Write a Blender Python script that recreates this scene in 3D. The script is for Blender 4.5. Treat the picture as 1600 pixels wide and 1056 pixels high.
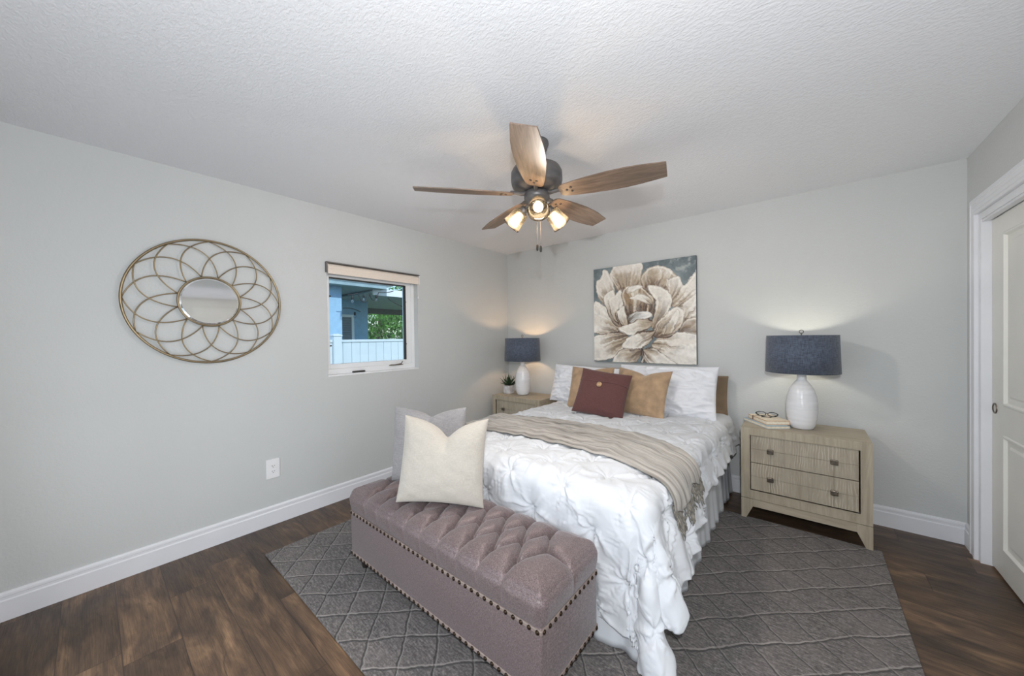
import bpy, bmesh, math, random
import numpy as np
from mathutils import Vector, Matrix, noise
from mathutils.bvhtree import BVHTree

for o in list(bpy.data.objects): bpy.data.objects.remove(o)
scene = bpy.context.scene
COL = scene.collection
PI = math.pi
random.seed(7)
RS = np.random.RandomState(11)

# ------------------------------------------------------------------ camera
CAM = Vector((3.023, -3.5497, 1.3545)); F = 551.6226
yw, pt_, rl = [math.radians(a) for a in (-39.8175, -0.5523, -0.7379)]
fw = Vector((math.sin(yw)*math.cos(pt_), math.cos(yw)*math.cos(pt_), math.sin(pt_)))
rt = Vector((math.cos(yw), -math.sin(yw), 0)); up = rt.cross(fw)
rt2 = rt*math.cos(rl)+up*math.sin(rl); up2 = -rt*math.sin(rl)+up*math.cos(rl)
cd = bpy.data.cameras.new('camera'); cam = bpy.data.objects.new('camera', cd); COL.objects.link(cam)
m = Matrix.Identity(4)
for i in range(3): m[i][0] = rt2[i]; m[i][1] = up2[i]; m[i][2] = -fw[i]; m[i][3] = CAM[i]
cam.matrix_world = m
cd.sensor_width = 36; cd.sensor_fit = 'HORIZONTAL'; cd.lens = F/1600*36; cd.shift_y = 3.78/1600
cd.clip_start = 0.02; cd.clip_end = 300
scene.camera = cam

# ------------------------------------------------------------------ world, lights, exposure
W = bpy.data.worlds.new('world'); scene.world = W; W.use_nodes = True
wn = W.node_tree.nodes; wl = W.node_tree.links
bgn = wn['Background']; sky = wn.new('ShaderNodeTexSky')
sky.sky_type = 'NISHITA'; sky.sun_elevation = math.radians(50); sky.sun_rotation = math.radians(150)
sky.sun_disc = False; sky.air_density = 1.0; sky.dust_density = 1.5
wl.new(sky.outputs[0], bgn.inputs[0]); bgn.inputs[1].default_value = 0.25

def light(name, kind, loc, power, color=(1, 1, 1), size=0.1, size_y=None, rot=(0, 0, 0), parent=None):
    d = bpy.data.lights.new(name, kind); d.energy = power; d.color = color
    if kind == 'AREA':
        d.size = size
        if size_y: d.shape = 'RECTANGLE'; d.size_y = size_y
    elif kind == 'SUN': d.angle = size
    else: d.shadow_soft_size = size
    o = bpy.data.objects.new(name, d); COL.objects.link(o); o.location = loc; o.rotation_euler = rot
    if parent: o.parent = parent
    return o
light('sunlight', 'SUN', (6, 1, 8), 3.2, (1, .97, .92), 0.01, rot=Vector((-.75, -.12, -.65)).to_track_quat('-Z', 'Y').to_euler())
fl_ = light('camera_flash', 'SPOT', (3.106, -3.654, 1.61), 122, (.955, .98, 1.0), .022, rot=m.to_euler())
fl_.data.spot_size = math.radians(136); fl_.data.spot_blend = .35
# added fill lights, set in a made-up glazed door and two made-up doorways
light('fill_light_rear_left', 'AREA', (1.45, -3.84, .6), 10, (.95, .975, 1.0), 1.7, 1.0, rot=(math.radians(100), 0, 0))
light('fill_light_rear_right', 'AREA', (3.0, -3.85, 1.1), 3, (.90, .955, 1.0), .9, 2.0, rot=(math.radians(90), 0, 0))
light('fill_light_side', 'AREA', (3.80, -3.33, .6), 8, (.84, .92, 1.0), .8, 1.0, rot=(math.radians(100), 0, math.radians(90)))
vs = scene.view_settings
vs.view_transform = 'Standard'; vs.look = 'None'; vs.gamma = 1; vs.use_curve_mapping = False; vs.exposure = 0.0

# ------------------------------------------------------------------ material helpers
def srgb(r, g, b):
    f = lambda c: (c/255/12.92) if c/255 <= .04045 else ((c/255+.055)/1.055)**2.4
    return (f(r), f(g), f(b), 1)
class NT:
    def __init__(s, name, rough=.6, metal=0.):
        s.m = bpy.data.materials.new(name); s.m.use_nodes = True
        s.t = s.m.node_tree; s.n = s.t.nodes; s.b = s.n['Principled BSDF']
        s.b.inputs['Roughness'].default_value = rough; s.b.inputs['Metallic'].default_value = metal
    def new(s, typ, **kw):
        x = s.n.new('ShaderNode'+typ)
        for k, v in kw.items(): setattr(x, k, v)
        return x
    def lk(s, a, b): s.t.links.new(a, b)
    def set(s, inp, v):
        if hasattr(v, 'is_output') or hasattr(v, 'links'): s.lk(v, inp)
        else: inp.default_value = v
    def math(s, op, a, b=0., c=0.):
        x = s.new('Math', operation=op); s.set(x.inputs[0], a); s.set(x.inputs[1], b); s.set(x.inputs[2], c); return x.outputs[0]
    def mix(s, f, a, b, mode='MIX'):
        x = s.new('Mix', data_type='RGBA', blend_type=mode); s.set(x.inputs[0], f); s.set(x.inputs[6], a); s.set(x.inputs[7], b); return x.outputs[2]
    def coord(s, which='Object', scale=(1, 1, 1), rot=(0, 0, 0)):
        t = s.new('TexCoord'); mp = s.new('Mapping'); mp.inputs['Scale'].default_value = scale; mp.inputs['Rotation'].default_value = rot
        s.lk(t.outputs[which], mp.inputs['Vector']); return mp.outputs[0]
    def noise(s, vec, scale, detail=4, rough=.5, dist=0.):
        x = s.new('TexNoise'); s.lk(vec, x.inputs['Vector']); x.inputs['Scale'].default_value = scale
        x.inputs['Detail'].default_value = detail; x.inputs['Roughness'].default_value = rough; x.inputs['Distortion'].default_value = dist; return x.outputs[0]
    def ramp(s, f, stops):
        x = s.new('ValToRGB'); s.lk(f, x.inputs[0]); e = x.color_ramp.elements
        while len(e) < len(stops): e.new(.5)
        for k, (p, c) in enumerate(stops): e[k].position = p; e[k].color = c if len(c) == 4 else (*c, 1)
        return x.outputs[0]
    def bump(s, h, strength=.3, dist=.005):
        x = s.new('Bump'); x.inputs['Strength'].default_value = strength; x.inputs['Distance'].default_value = dist
        s.lk(h, x.inputs['Height']); s.lk(x.outputs[0], s.b.inputs['Normal'])
    def color(s, c): s.set(s.b.inputs['Base Color'], c)
def simple(name, rgb, rough=.6, metal=0., var=0.06, nscale=8., bump=0., bscale=200., bdist=.001, stretch=(1, 1, 1), sheen=0.):
    k = NT(name, rough, metal); v = k.coord('Object', stretch)
    c = srgb(*rgb); n = k.noise(v, nscale)
    lo = tuple(x*(1-var*2) for x in c[:3])+(1,); hi = tuple(min(1, x*(1+var*2)) for x in c[:3])+(1,)
    k.color(k.ramp(n, [(.3, lo), (.7, hi)]))
    if bump: k.bump(k.noise(v, bscale, 3, .6), bump, bdist)
    if sheen: k.b.inputs['Sheen Weight'].default_value = sheen
    return k.m

# ------------------------------------------------------------------ materials
def wall_mat():
    k = NT('wall_paint', .75); v = k.coord()
    k.color(k.ramp(k.noise(v, 1.3, 3), [(.35, srgb(198, 200, 200)), (.65, srgb(201, 203, 203))]))
    h = k.math('ADD', k.noise(v, 75, 3, .55), k.math('MULTIPLY', k.noise(v, 22, 2), .8)); k.bump(h, .5, .0035); return k.m
def ceil_mat():
    k = NT('ceiling_paint', .85); v = k.coord('Object', (1, 1.9, 1), (0, 0, .6)); v2 = k.coord()
    k.color(srgb(232, 233, 237))
    n1 = k.ramp(k.noise(v, 60, 3, .55, .3), [(.40, (0, 0, 0)), (.62, (1, 1, 1))])
    h = k.math('ADD', n1, k.math('MULTIPLY', k.noise(v2, 20, 3), .8)); k.bump(h, .42, .0026); return k.m
def floor_mat():
    k = NT('vinyl_plank_floor', .42)
    tc = k.new('TexCoord'); sp = k.new('SeparateXYZ'); k.lk(tc.outputs['Object'], sp.inputs[0])
    X, Y = sp.outputs[0], sp.outputs[1]
    PWd, PL = .182, 1.22
    r = k.math('FLOOR', k.math('DIVIDE', k.math('ADD', Y, 10.03), PWd))
    wn_ = k.new('TexWhiteNoise', noise_dimensions='1D'); k.lk(r, wn_.inputs['W'])
    xo = k.math('ADD', k.math('DIVIDE', k.math('ADD', X, 20.), PL), k.math('MULTIPLY', wn_.outputs['Value'], 3.7))
    c = k.math('FLOOR', xo); cid = k.math('ADD', k.math('MULTIPLY', r, 17.31), c)
    w2 = k.new('TexWhiteNoise', noise_dimensions='1D'); k.lk(cid, w2.inputs['W'])
    cb = k.new('CombineXYZ')
    k.lk(k.math('MULTIPLY', X, 1.0), cb.inputs[0]); k.lk(k.math('MULTIPLY', Y, 4.2), cb.inputs[1]); k.lk(k.math('MULTIPLY', cid, 3.17), cb.inputs[2])
    big = k.noise(cb.outputs[0], 1.9, 4, .6, 1.4)
    rg = k.new('TexWave', wave_type='RINGS', rings_direction='Z'); k.lk(cb.outputs[0], rg.inputs[0])
    rg.inputs['Scale'].default_value = 1.6; rg.inputs['Distortion'].default_value = 9; rg.inputs['Detail'].default_value = 4; rg.inputs['Detail Scale'].default_value = 1.6
    cb2 = k.new('CombineXYZ'); k.lk(k.math('MULTIPLY', X, 3.), cb2.inputs[0]); k.lk(k.math('MULTIPLY', Y, 95.), cb2.inputs[1]); k.lk(cid, cb2.inputs[2])
    fine = k.noise(cb2.outputs[0], 3., 5, .65, .3)
    base = k.ramp(big, [(.30, srgb(50, 39, 31)), (.44, srgb(82, 64, 49)), (.58, srgb(108, 84, 63)), (.74, srgb(146, 116, 88))])
    base = k.mix(k.math('MULTIPLY', rg.outputs['Fac'], .38), base, srgb(70, 52, 40))
    fr_ = k.ramp(fine, [(.42, (0,)*3), (.60, (1,)*3)])
    base = k.mix(k.math('MULTIPLY', fr_, .55), base, k.mix(.62, base, srgb(44, 34, 27)), 'MIX')
    kn = k.noise(cb.outputs[0], 4.2, 3, .6, 2.2); base = k.mix(k.math('MULTIPLY', k.ramp(kn, [(.60, (0,)*3), (.72, (1,)*3)]), .6), base, srgb(48, 38, 31))
    tone = k.math('ADD', .74, k.math('MULTIPLY', w2.outputs['Value'], .5))
    hs = k.new('HueSaturation'); k.lk(base, hs.inputs['Color']); k.lk(tone, hs.inputs['Value']); base = hs.outputs[0]
    fy = k.math('FRACT', k.math('DIVIDE', k.math('ADD', Y, 10.03), PWd)); fx = k.math('FRACT', xo)
    ey = k.math('LESS_THAN', k.math('MINIMUM', fy, k.math('SUBTRACT', 1., fy)), .010)
    ex = k.math('LESS_THAN', k.math('MINIMUM', fx, k.math('SUBTRACT', 1., fx)), .0016)
    seam = k.math('MAXIMUM', ex, ey)
    base = k.mix(k.math('MULTIPLY', seam, .6), base, srgb(42, 32, 26))
    k.color(base)
    k.bump(k.math('SUBTRACT', k.math('MULTIPLY', fine, .3), seam), .35, .0015)
    k.lk(k.ramp(fine, [(.3, (.32,)*3), (.7, (.5,)*3)]), k.b.inputs['Roughness'])
    return k.m
def rug_mat():
    k = NT('grey_rug_pile', .95)
    tc = k.new('TexCoord'); sp = k.new('SeparateXYZ'); k.lk(tc.outputs['Object'], sp.inputs[0])
    X, Y = sp.outputs[0], sp.outputs[1]; v = k.coord()
    ang = math.radians(43); wob = k.math('MULTIPLY', k.math('SUBTRACT', k.noise(v, 4.5, 3), .5), .05)
    wob2 = k.math('MULTIPLY', k.math('SUBTRACT', k.noise(v, 28, 2), .5), .014)
    wobs = k.math('ADD', wob, wob2)
    p1 = k.math('ADD', k.math('SUBTRACT', k.math('MULTIPLY', Y, math.cos(ang)), k.math('MULTIPLY', X, math.sin(ang))), wobs)
    p2 = k.math('ADD', k.math('ADD', k.math('MULTIPLY', Y, math.cos(ang)), k.math('MULTIPLY', X, math.sin(ang))), wobs)
    patch = k.noise(v, 6, 3)
    def line(p, off, w):
        fr = k.math('FRACT', k.math('DIVIDE', k.math('ADD', p, 20.+off), .15))
        d = k.math('MULTIPLY', k.math('MINIMUM', fr, k.math('SUBTRACT', 1., fr)), .15)
        x = k.new('MapRange'); k.lk(d, x.inputs[0]); x.inputs[1].default_value = w; x.inputs[2].default_value = w*.3; return x.outputs[0]
    L1 = line(p1, 0., .0052); L2 = line(p2, .03, .0045)
    D1 = line(p1, .008, .006); D2 = line(p2, .036, .006)
    sn = k.coord('Object', (1, 1, 1), (0, 0, .5)); pile = k.noise(k.coord('Object', (30, 130, 30), (0, 0, .45)), 1.4, 4, .65)
    base = k.ramp(k.math('ADD', k.math('MULTIPLY', pile, .6), k.math('MULTIPLY', k.noise(v, 90, 3, .7), .4)), [(.38, srgb(52, 48, 47)), (.5, srgb(92, 87, 85)), (.64, srgb(142, 136, 133))])
    base = k.mix(k.ramp(patch, [(.35, (0,)*3), (.7, (.35,)*3)]), base, srgb(122, 112, 110))
    vis = k.ramp(patch, [(.3, (.35,)*3), (.6, (.9,)*3)])
    base = k.mix(k.math('MULTIPLY', k.math('MAXIMUM', D1, D2), .8), base, srgb(44, 40, 38))
    base = k.mix(k.math('MULTIPLY', L1, k.math('MULTIPLY', vis, .85)), base, srgb(160, 154, 149))
    base = k.mix(k.math('MULTIPLY', k.math('MULTIPLY', L2, vis), .6), base, srgb(150, 145, 140))
    k.color(base)
    k.bump(k.math('SUBTRACT', k.noise(v, 260, 3, .7), k.math('MULTIPLY', k.math('MAXIMUM', D1, D2), 1.6)), .8, .004)
    k.b.inputs['Sheen Weight'].default_value = .15
    return k.m
def wood_mat(name, c1, c2, c3, scale=1., axis='x', rough=.55, wave=0.):
    k = NT(name, rough)
    st = {'x': (1.2, 14, 14), 'y': (14, 1.2, 14), 'z': (14, 14, 1.2)}[axis]
    v = k.coord('Object', tuple(a*scale for a in st))
    n = k.noise(v, 2.2, 6, .65, .8); n2 = k.noise(v, 9, 4, .6)
    col = k.ramp(n, [(.3, srgb(*c1)), (.5, srgb(*c2)), (.7, srgb(*c3))])
    col = k.mix(k.math('MULTIPLY', n2, .35), col, srgb(*c1))
    if wave:
        vv = k.coord('Object', (3.2, 3.2, 1.1)); wv = k.new('TexWave', wave_type='BANDS', bands_direction='X'); k.lk(vv, wv.inputs[0])
        wv.inputs['Scale'].default_value = 6.5; wv.inputs['Distortion'].default_value = 14; wv.inputs['Detail'].default_value = 3; wv.inputs['Detail Scale'].default_value = .55
        ring = k.ramp(wv.outputs['Fac'], [(.62, (0,)*3), (.92, (1,)*3)])
        ring = k.math('MULTIPLY', ring, k.ramp(k.noise(k.coord(), 9, 3), [(.40, (0,)*3), (.62, (1,)*3)]))
        col = k.mix(k.math('MULTIPLY', ring, wave), col, srgb(206, 196, 178))
    k.color(col); k.bump(n2, .15, .0008); return k.m
def linen_mat(name, rgb, scale=700., strength=.35, var=.1, rough=.9, sheen=.2, slub=.25):
    k = NT(name, rough); v = k.coord()
    h1 = k.noise(k.coord('Object', (1, 1, .12)), scale, 2, .5); h2 = k.noise(k.coord('Object', (.12, .12, 1)), scale, 2, .5)
    h = k.math('ADD', h1, h2); c = srgb(*rgb)
    lo = tuple(x*(1-slub) for x in c[:3])+(1,); hi = tuple(min(1, x*(1+slub)) for x in c[:3])+(1,)
    k.color(k.ramp(k.math('MULTIPLY', h, .5), [(.38, lo), (.62, hi)])); k.bump(h, strength, .0012)
    k.b.inputs['Sheen Weight'].default_value = sheen; return k.m
def emit(name, rgb, s):
    k = NT(name); k.b.inputs['Emission Color'].default_value = (*rgb, 1); k.b.inputs['Emission Strength'].default_value = s; k.color((*rgb, 1)); return k.m
def glass_mat(name, rgb=(1, 1, 1), rough=0., thin=.85, refl=.08):
    # architectural glass: mostly lets light through, reflects by angle
    k = NT(name); k.n.remove(k.b); out = k.n['Material Output']
    t = k.new('BsdfTransparent'); t.inputs[0].default_value = (*rgb, 1)
    g = k.new('BsdfGlossy'); g.inputs['Roughness'].default_value = rough
    fr = k.new('Fresnel'); fr.inputs[0].default_value = 1.45
    mx = k.new('MixShader'); k.lk(k.math('ADD', k.math('MULTIPLY', fr.outputs[0], thin), refl-.04), mx.inputs[0]); k.lk(t.outputs[0], mx.inputs[1]); k.lk(g.outputs[0], mx.inputs[2])
    k.lk(mx.outputs[0], out.inputs[0]); return k.m

M = {}
M['wall'] = wall_mat(); M['ceiling'] = ceil_mat(); M['floor'] = floor_mat(); M['rug'] = rug_mat()
M['trim'] = simple('white_trim_paint', (226, 227, 232), .35, var=.01)
M['door'] = simple('door_paint', (222, 221, 216), .38, var=.01)
M['vinyl'] = simple('white_vinyl_frame', (232, 233, 235), .4, var=.01)
M['dark'] = simple('dark_rubber', (45, 45, 44), .6)
M['shade_cloth'] = linen_mat('roller_blind_cloth', (224, 212, 200), 500, .2, slub=.05)
M['gold'] = simple('brushed_gold', (146, 130, 104), .38, .85, var=.08)
M['mirror'] = simple('mirror_silver', (250, 252, 253), .06, 1., var=0)
M['pl_white'] = simple('outlet_plastic', (236, 236, 238), .35, var=.01)
M['sage'] = simple('nickel', (150, 142, 130), .3, .9)
M['oak'] = wood_mat('cerused_oak', (150, 139, 120), (172, 161, 142), (186, 176, 158), 1.)
M['oakv'] = wood_mat('cerused_oak_upright', (150, 139, 120), (172, 161, 142), (186, 176, 158), 1., 'z')
M['oakdr'] = wood_mat('cerused_oak_drawer', (146, 136, 119), (166, 156, 139), (178, 169, 153), 1., 'z', .55, .55)
M['gap'] = simple('drawer_gap', (52, 45, 38), .8)
M['pewter'] = simple('pewter_knob', (122, 112, 102), .35, .85, var=.15, nscale=60)
M['ceramic'] = simple('white_ceramic', (226, 226, 229), .22, var=.03, nscale=14, bump=.5, bscale=26, bdist=.004, stretch=(.3, .3, 3.2))
M['denim'] = linen_mat('slate_linen_shade', (78, 86, 102), 260, .4, slub=.42)
M['shade_in'] = simple('shade_lining', (222, 214, 196), .8)
M['bulb'] = emit('lit_bulb', (1, .78, .5), 14)
M['bulbf'] = emit('lit_fan_bulb', (1, .80, .52), 10)
M['cotton'] = simple('white_cotton', (207, 209, 213), .85, var=.01, bump=.12, bscale=500, bdist=.0006, sheen=.1)
M['pcotton'] = simple('white_pillowcase', (226, 227, 232), .85, var=.01, bump=.25, bscale=45, bdist=.006, sheen=.1)
M['skirtc'] = simple('bed_skirt_cotton', (200, 203, 208), .9, var=.02)
M['mattress'] = simple('mattress_ticking', (225, 225, 225), .9)
M['throw'] = None
M['tanv'] = simple('tan_velvet', (164, 136, 106), .75, var=.12, nscale=14, bump=.2, bscale=60, bdist=.003, sheen=.5)
M['sham'] = simple('brown_velvet_sham', (122, 102, 80), .8, var=.08, nscale=9, sheen=.4)
M['burg'] = linen_mat('burgundy_cloth', (92, 58, 56), 420, .35, slub=.16)
M['coco'] = simple('coconut_button', (168, 138, 104), .5, var=.3, nscale=40)
M['ivory'] = linen_mat('ivory_linen', (184, 177, 167), 480, .3, slub=.08)
M['greyv'] = linen_mat('grey_cushion_cloth', (150, 147, 148), 300, .4, slub=.14)
M['nail'] = simple('bronze_nail', (70, 56, 44), .35, .9, var=.25, nscale=30)
M['foot'] = simple('black_wood_foot', (40, 34, 32), .4)
M['metal_dk'] = simple('fan_weathered_metal', (112, 110, 110), .45, .6, var=.1)
M['blade'] = wood_mat('fan_blade_wood', (92, 78, 68), (124, 106, 92), (150, 130, 114), 1.5, 'x', .5)
M['plant'] = simple('succulent_green', (30, 54, 28), .55, var=.35, nscale=20)
M['pot'] = simple('marble_pot', (196, 194, 196), .5, var=.12, nscale=35)
M['soil'] = simple('potting_soil', (50, 40, 32), .9)
M['page'] = simple('book_pages', (238, 226, 205), .8, var=.05, nscale=60)
M['kraft'] = simple('kraft_cover', (196, 152, 104), .6)
M['teal'] = simple('pale_blue_cover', (170, 186, 196), .6)
M['blacks'] = simple('black_acetate', (22, 30, 34), .25)
M['lens'] = glass_mat('spectacle_lens')
M['pane'] = glass_mat('window_glass', (.90, .97, 1.0), 0., .6, .05)
def seeded():
    k = NT('seeded_glass'); k.n.remove(k.b); out = k.n['Material Output']; v = k.coord()
    t = k.new('BsdfTransparent'); t.inputs[0].default_value = (1, .96, .90, 1)
    g = k.new('BsdfGlossy'); g.inputs['Roughness'].default_value = .08
    tl = k.new('BsdfTranslucent'); tl.inputs[0].default_value = (1, .9, .76, 1)
    fr = k.new('Fresnel'); fr.inputs[0].default_value = 1.5
    a = k.new('MixShader'); a.inputs[0].default_value = .10; k.lk(t.outputs[0], a.inputs[1]); k.lk(tl.outputs[0], a.inputs[2])
    b = k.new('MixShader'); k.lk(fr.outputs[0], b.inputs[0]); k.lk(a.outputs[0], b.inputs[1]); k.lk(g.outputs[0], b.inputs[2])
    bp_ = k.new('Bump'); bp_.inputs['Strength'].default_value = .12; bp_.inputs['Distance'].default_value = .003; k.lk(k.noise(v, 130, 2), bp_.inputs['Height'])
    k.lk(bp_.outputs[0], g.inputs['Normal']); k.lk(bp_.outputs[0], fr.inputs['Normal'])
    k.lk(b.outputs[0], out.inputs[0]); return k.m
M['seeded'] = seeded()
def bench_mat():
    k = NT('mauve_metallic_linen', .48); v = k.coord()
    h1 = k.noise(k.coord('Object', (1, .25, .25)), 700, 2); h2 = k.noise(k.coord('Object', (.25, 1, 1)), 700, 2)
    w = k.math('ADD', h1, h2); big = k.noise(v, 3, 2)
    c = k.ramp(k.math('MULTIPLY', w, .5), [(.38, srgb(80, 67, 68)), (.5, srgb(106, 91, 91)), (.62, srgb(140, 123, 122))])
    c = k.mix(k.math('MULTIPLY', big, .12), c, srgb(92, 78, 80)); k.color(c)
    k.b.inputs['Metallic'].default_value = .15; k.b.inputs['Sheen Weight'].default_value = .2
    k.bump(w, .25, .0008); return k.m
M['bench'] = bench_mat()
def throw_mat():
    k = NT('taupe_knit_throw', .95)
    tc = k.new('TexCoord'); sp = k.new('SeparateXYZ'); k.lk(tc.outputs['UV'], sp.inputs[0])
    cb = k.new('CombineXYZ'); k.lk(k.math('MULTIPLY', sp.outputs[0], 3.), cb.inputs[0]); k.lk(k.math('MULTIPLY', sp.outputs[1], 26.), cb.inputs[1])
    n = k.noise(cb.outputs[0], 1., 4, .6); v = k.coord()
    k.color(k.ramp(n, [(.32, srgb(96, 91, 85)), (.46, srgb(150, 144, 137)), (.6, srgb(176, 170, 163)), (.75, srgb(196, 190, 183))]))
    k.bump(k.math('ADD', k.noise(v, 350, 2), k.math('MULTIPLY', n, 2.)), .4, .003); k.b.inputs['Sheen Weight'].default_value = .3; return k.m
M['throw'] = throw_mat()
M['fringe'] = simple('taupe_yarn', (128, 123, 115), .95, var=.25, nscale=60)
def vcol_mat(name, rough=.6):
    k = NT(name, rough); a = k.new('Attribute'); a.attribute_name = 'paint'; k.color(a.outputs['Color'])
    k.bump(k.noise(k.coord('Object', (1, 1, 1)), 160, 3), .3, .0015); return k.m
M['canvas'] = vcol_mat('painted_canvas', .55)
M['canvas_edge'] = simple('canvas_edge_grey', (92, 98, 104), .7)
# outside
M['stucco'] = simple('blue_stucco', (150, 186, 214), .85, var=.04, bump=.3, bscale=60, bdist=.003)
M['soffit'] = simple('soffit_paint', (150, 172, 180), .8)
M['fascia'] = simple('white_fascia', (236, 240, 244), .5, var=.01)
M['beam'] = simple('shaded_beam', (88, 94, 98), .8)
M['fence'] = simple('white_vinyl_fence', (206, 218, 226), .4, var=.01)
M['leaf'] = simple('tree_leaf', (84, 138, 54), .6, var=.35, nscale=3)
M['bark'] = simple('tree_bark', (92, 78, 62), .9)
M['lawn'] = simple('outdoor_ground', (120, 130, 92), .95)
M['wire'] = simple('black_wire', (30, 34, 38), .6)
M['winblind'] = simple('neighbour_blind', (120, 130, 138), .6)
M['clearbulb'] = glass_mat('string_bulb_glass', (.9, .95, 1), 0., .8, .15)

# ------------------------------------------------------------------ mesh helpers
def obj(name, bm, mat, parent=None, smooth=False, mw=None):
    me = bpy.data.meshes.new(name)
    if isinstance(bm, bmesh.types.BMesh):
        bmesh.ops.recalc_face_normals(bm, faces=bm.faces); bm.to_mesh(me); bm.free()
    else:
        v, f = bm; me.from_pydata([tuple(p) for p in v], [], [tuple(q) for q in f]); me.validate()
    mats = mat if isinstance(mat, (list, tuple)) else [mat]
    for x in mats: me.materials.append(x)
    o = bpy.data.objects.new(name, me); COL.objects.link(o)
    if smooth: me.polygons.foreach_set('use_smooth', [True]*len(me.polygons))
    if parent: o.parent = parent
    if mw is not None: o.matrix_local = mw
    return o
def tag(o, label, cat, group=None, kind=None):
    o['label'] = label; o['category'] = cat
    if group: o['group'] = group
    if kind: o['kind'] = kind
    return o
def thing(name, label, cat, loc=(0, 0, 0), rz=0., group=None, rot=None):
    o = bpy.data.objects.new(name, None); COL.objects.link(o); o.empty_display_size = .1
    o.location = loc; o.rotation_euler = rot if rot else (0, 0, rz)
    return tag(o, label, cat, group)
def struct(name, bm, mat, parent=None, smooth=False):
    o = obj(name, bm, mat, parent, smooth)
    if not parent: o['kind'] = 'structure'
    return o
def box(bm, x0, x1, y0, y1, z0, z1, bev=0., seg=2):
    r = bmesh.ops.create_cube(bm, size=1)['verts']
    for v in r: v.co = Vector(((x0+x1)/2+v.co.x*(x1-x0), (y0+y1)/2+v.co.y*(y1-y0), (z0+z1)/2+v.co.z*(z1-z0)))
    if bev:
        es = list({e for v in r for e in v.link_edges})
        bmesh.ops.bevel(bm, geom=es, offset=bev, segments=seg, profile=.5, affect='EDGES')
    return bm
def B(*a, **k): return box(bmesh.new(), *a, **k)
def lathe(bm, prof, c=(0, 0, 0), n=32, mtx=None, cap=True):
    rings = []
    for r, z in prof:
        ring = []
        for i in range(n):
            a = 2*PI*i/n; p = Vector((r*math.cos(a), r*math.sin(a), z))
            if mtx: p = mtx @ p
            ring.append(bm.verts.new(p+Vector(c)))
        rings.append(ring)
    for a, b in zip(rings, rings[1:]):
        for i in range(n): bm.faces.new((a[i], a[(i+1) % n], b[(i+1) % n], b[i]))
    if cap:
        for q in (rings[0], rings[-1]):
            try: bm.faces.new(q)
            except ValueError: pass
    return bm
def tube(bm, pts, r, n=8, closed=False, taper=None):
    pts = [Vector(p) for p in pts]; N = len(pts); rings = []
    prev = None
    for i, p in enumerate(pts):
        a = pts[(i-1) % N] if (closed or i > 0) else p; b = pts[(i+1) % N] if (closed or i < N-1) else p
        t = (b-a).normalized()
        if prev is None:
            u = t.cross(Vector((0, 0, 1)))
            if u.length < .1: u = t.cross(Vector((1, 0, 0)))
            u.normalize()
        else:
            u = (prev-t*prev.dot(t)).normalized()
        prev = u; w = t.cross(u); rr = r*(taper[i] if taper else 1)
        rings.append([bm.verts.new(p+(u*math.cos(2*PI*k/n)+w*math.sin(2*PI*k/n))*rr) for k in range(n)])
    m_ = N if closed else N-1
    for i in range(m_):
        a, b = rings[i], rings[(i+1) % N]
        for k in range(n): bm.faces.new((a[k], a[(k+1) % n], b[(k+1) % n], b[k]))
    if not closed:
        bm.faces.new(rings[0]); bm.faces.new(rings[-1])
    return bm
def prism(bm, poly, z0, z1, axis='z'):
    f = {'z': lambda a, b, c: (a, b, c), 'y': lambda a, b, c: (a, c, b), 'x': lambda a, b, c: (c, a, b)}[axis]
    lo = [bm.verts.new(f(a, b, z0)) for a, b in poly]; hi = [bm.verts.new(f(a, b, z1)) for a, b in poly]
    bm.faces.new(lo); bm.faces.new(hi); n = len(poly)
    for i in range(n): bm.faces.new((lo[i], lo[(i+1) % n], hi[(i+1) % n], hi[i]))
    return bm

# ------------------------------------------------------------------ room shell
RW, RD, RH = 3.803, 3.86, 2.44
WY0, WY1, WZ0, WZ1 = -2.290, -1.408, 1.052, 1.985          # left wall window opening
T = .16
bm = bmesh.new()
box(bm, -T, 0, -RD-T, WY0, 0, RH); box(bm, -T, 0, WY1, T, 0, RH); box(bm, -T, 0, WY0, WY1, 0, WZ0); box(bm, -T, 0, WY0, WY1, WZ1, RH)
struct('wall_left', bm, M['wall'])
struct('wall_back', B(0, RW+.3, 0, T, 0, RH), M['wall'])
DY0, DY1, DZ = -2.80, -.205, 2.035                         # closet opening in the right wall
bm = bmesh.new(); box(bm, RW, RW+.12, DY1, 0, 0, RH); box(bm, RW, RW+.12, -2.92, DY0, 0, RH); box(bm, RW, RW+.12, -RD, -3.74, 0, RH); box(bm, RW, RW+.12, -3.74, -2.92, 2.05, RH); box(bm, RW, RW+.12, DY0, DY1, DZ, RH)  # gap nearest the camera is an unseen doorway added for a fill light
struct('wall_right', bm, M['wall'])
struct('wall_closet', B(RW+.65, RW+.75, -RD, .0, 0, RH), M['wall'])
bm = bmesh.new()   # front wall behind the camera, with a glazed door and doorway added for fill
box(bm, 0, .55, -RD-T, -RD, 0, RH); box(bm, .55, 2.35, -RD-T, -RD, 2.12, RH)
box(bm, 2.35, 2.5, -RD-T, -RD, 0, RH); box(bm, 2.5, 3.5, -RD-T, -RD, 2.1, RH); box(bm, 3.5, RW+.12, -RD-T, -RD, 0, RH)
struct('wall_front', bm, M['wall'])
bm = bmesh.new(); box(bm, 2.3, 2.4, -5.2, -RD-T, 0, RH); box(bm, 3.6, 3.7, -5.2, -RD-T, 0, RH); box(bm, 2.3, 3.7, -5.3, -5.2, 0, RH)  # unseen hall, added to close off the made-up doorway
struct('wall_added_hall', bm, M['wall'])
struct('floor', B(-.16, RW+.75, -5.3, .16, -.1, 0), M['floor'])
struct('ceiling', B(-.16, RW+.75, -5.3, .16, RH, RH+.1), M['ceiling'])
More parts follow.
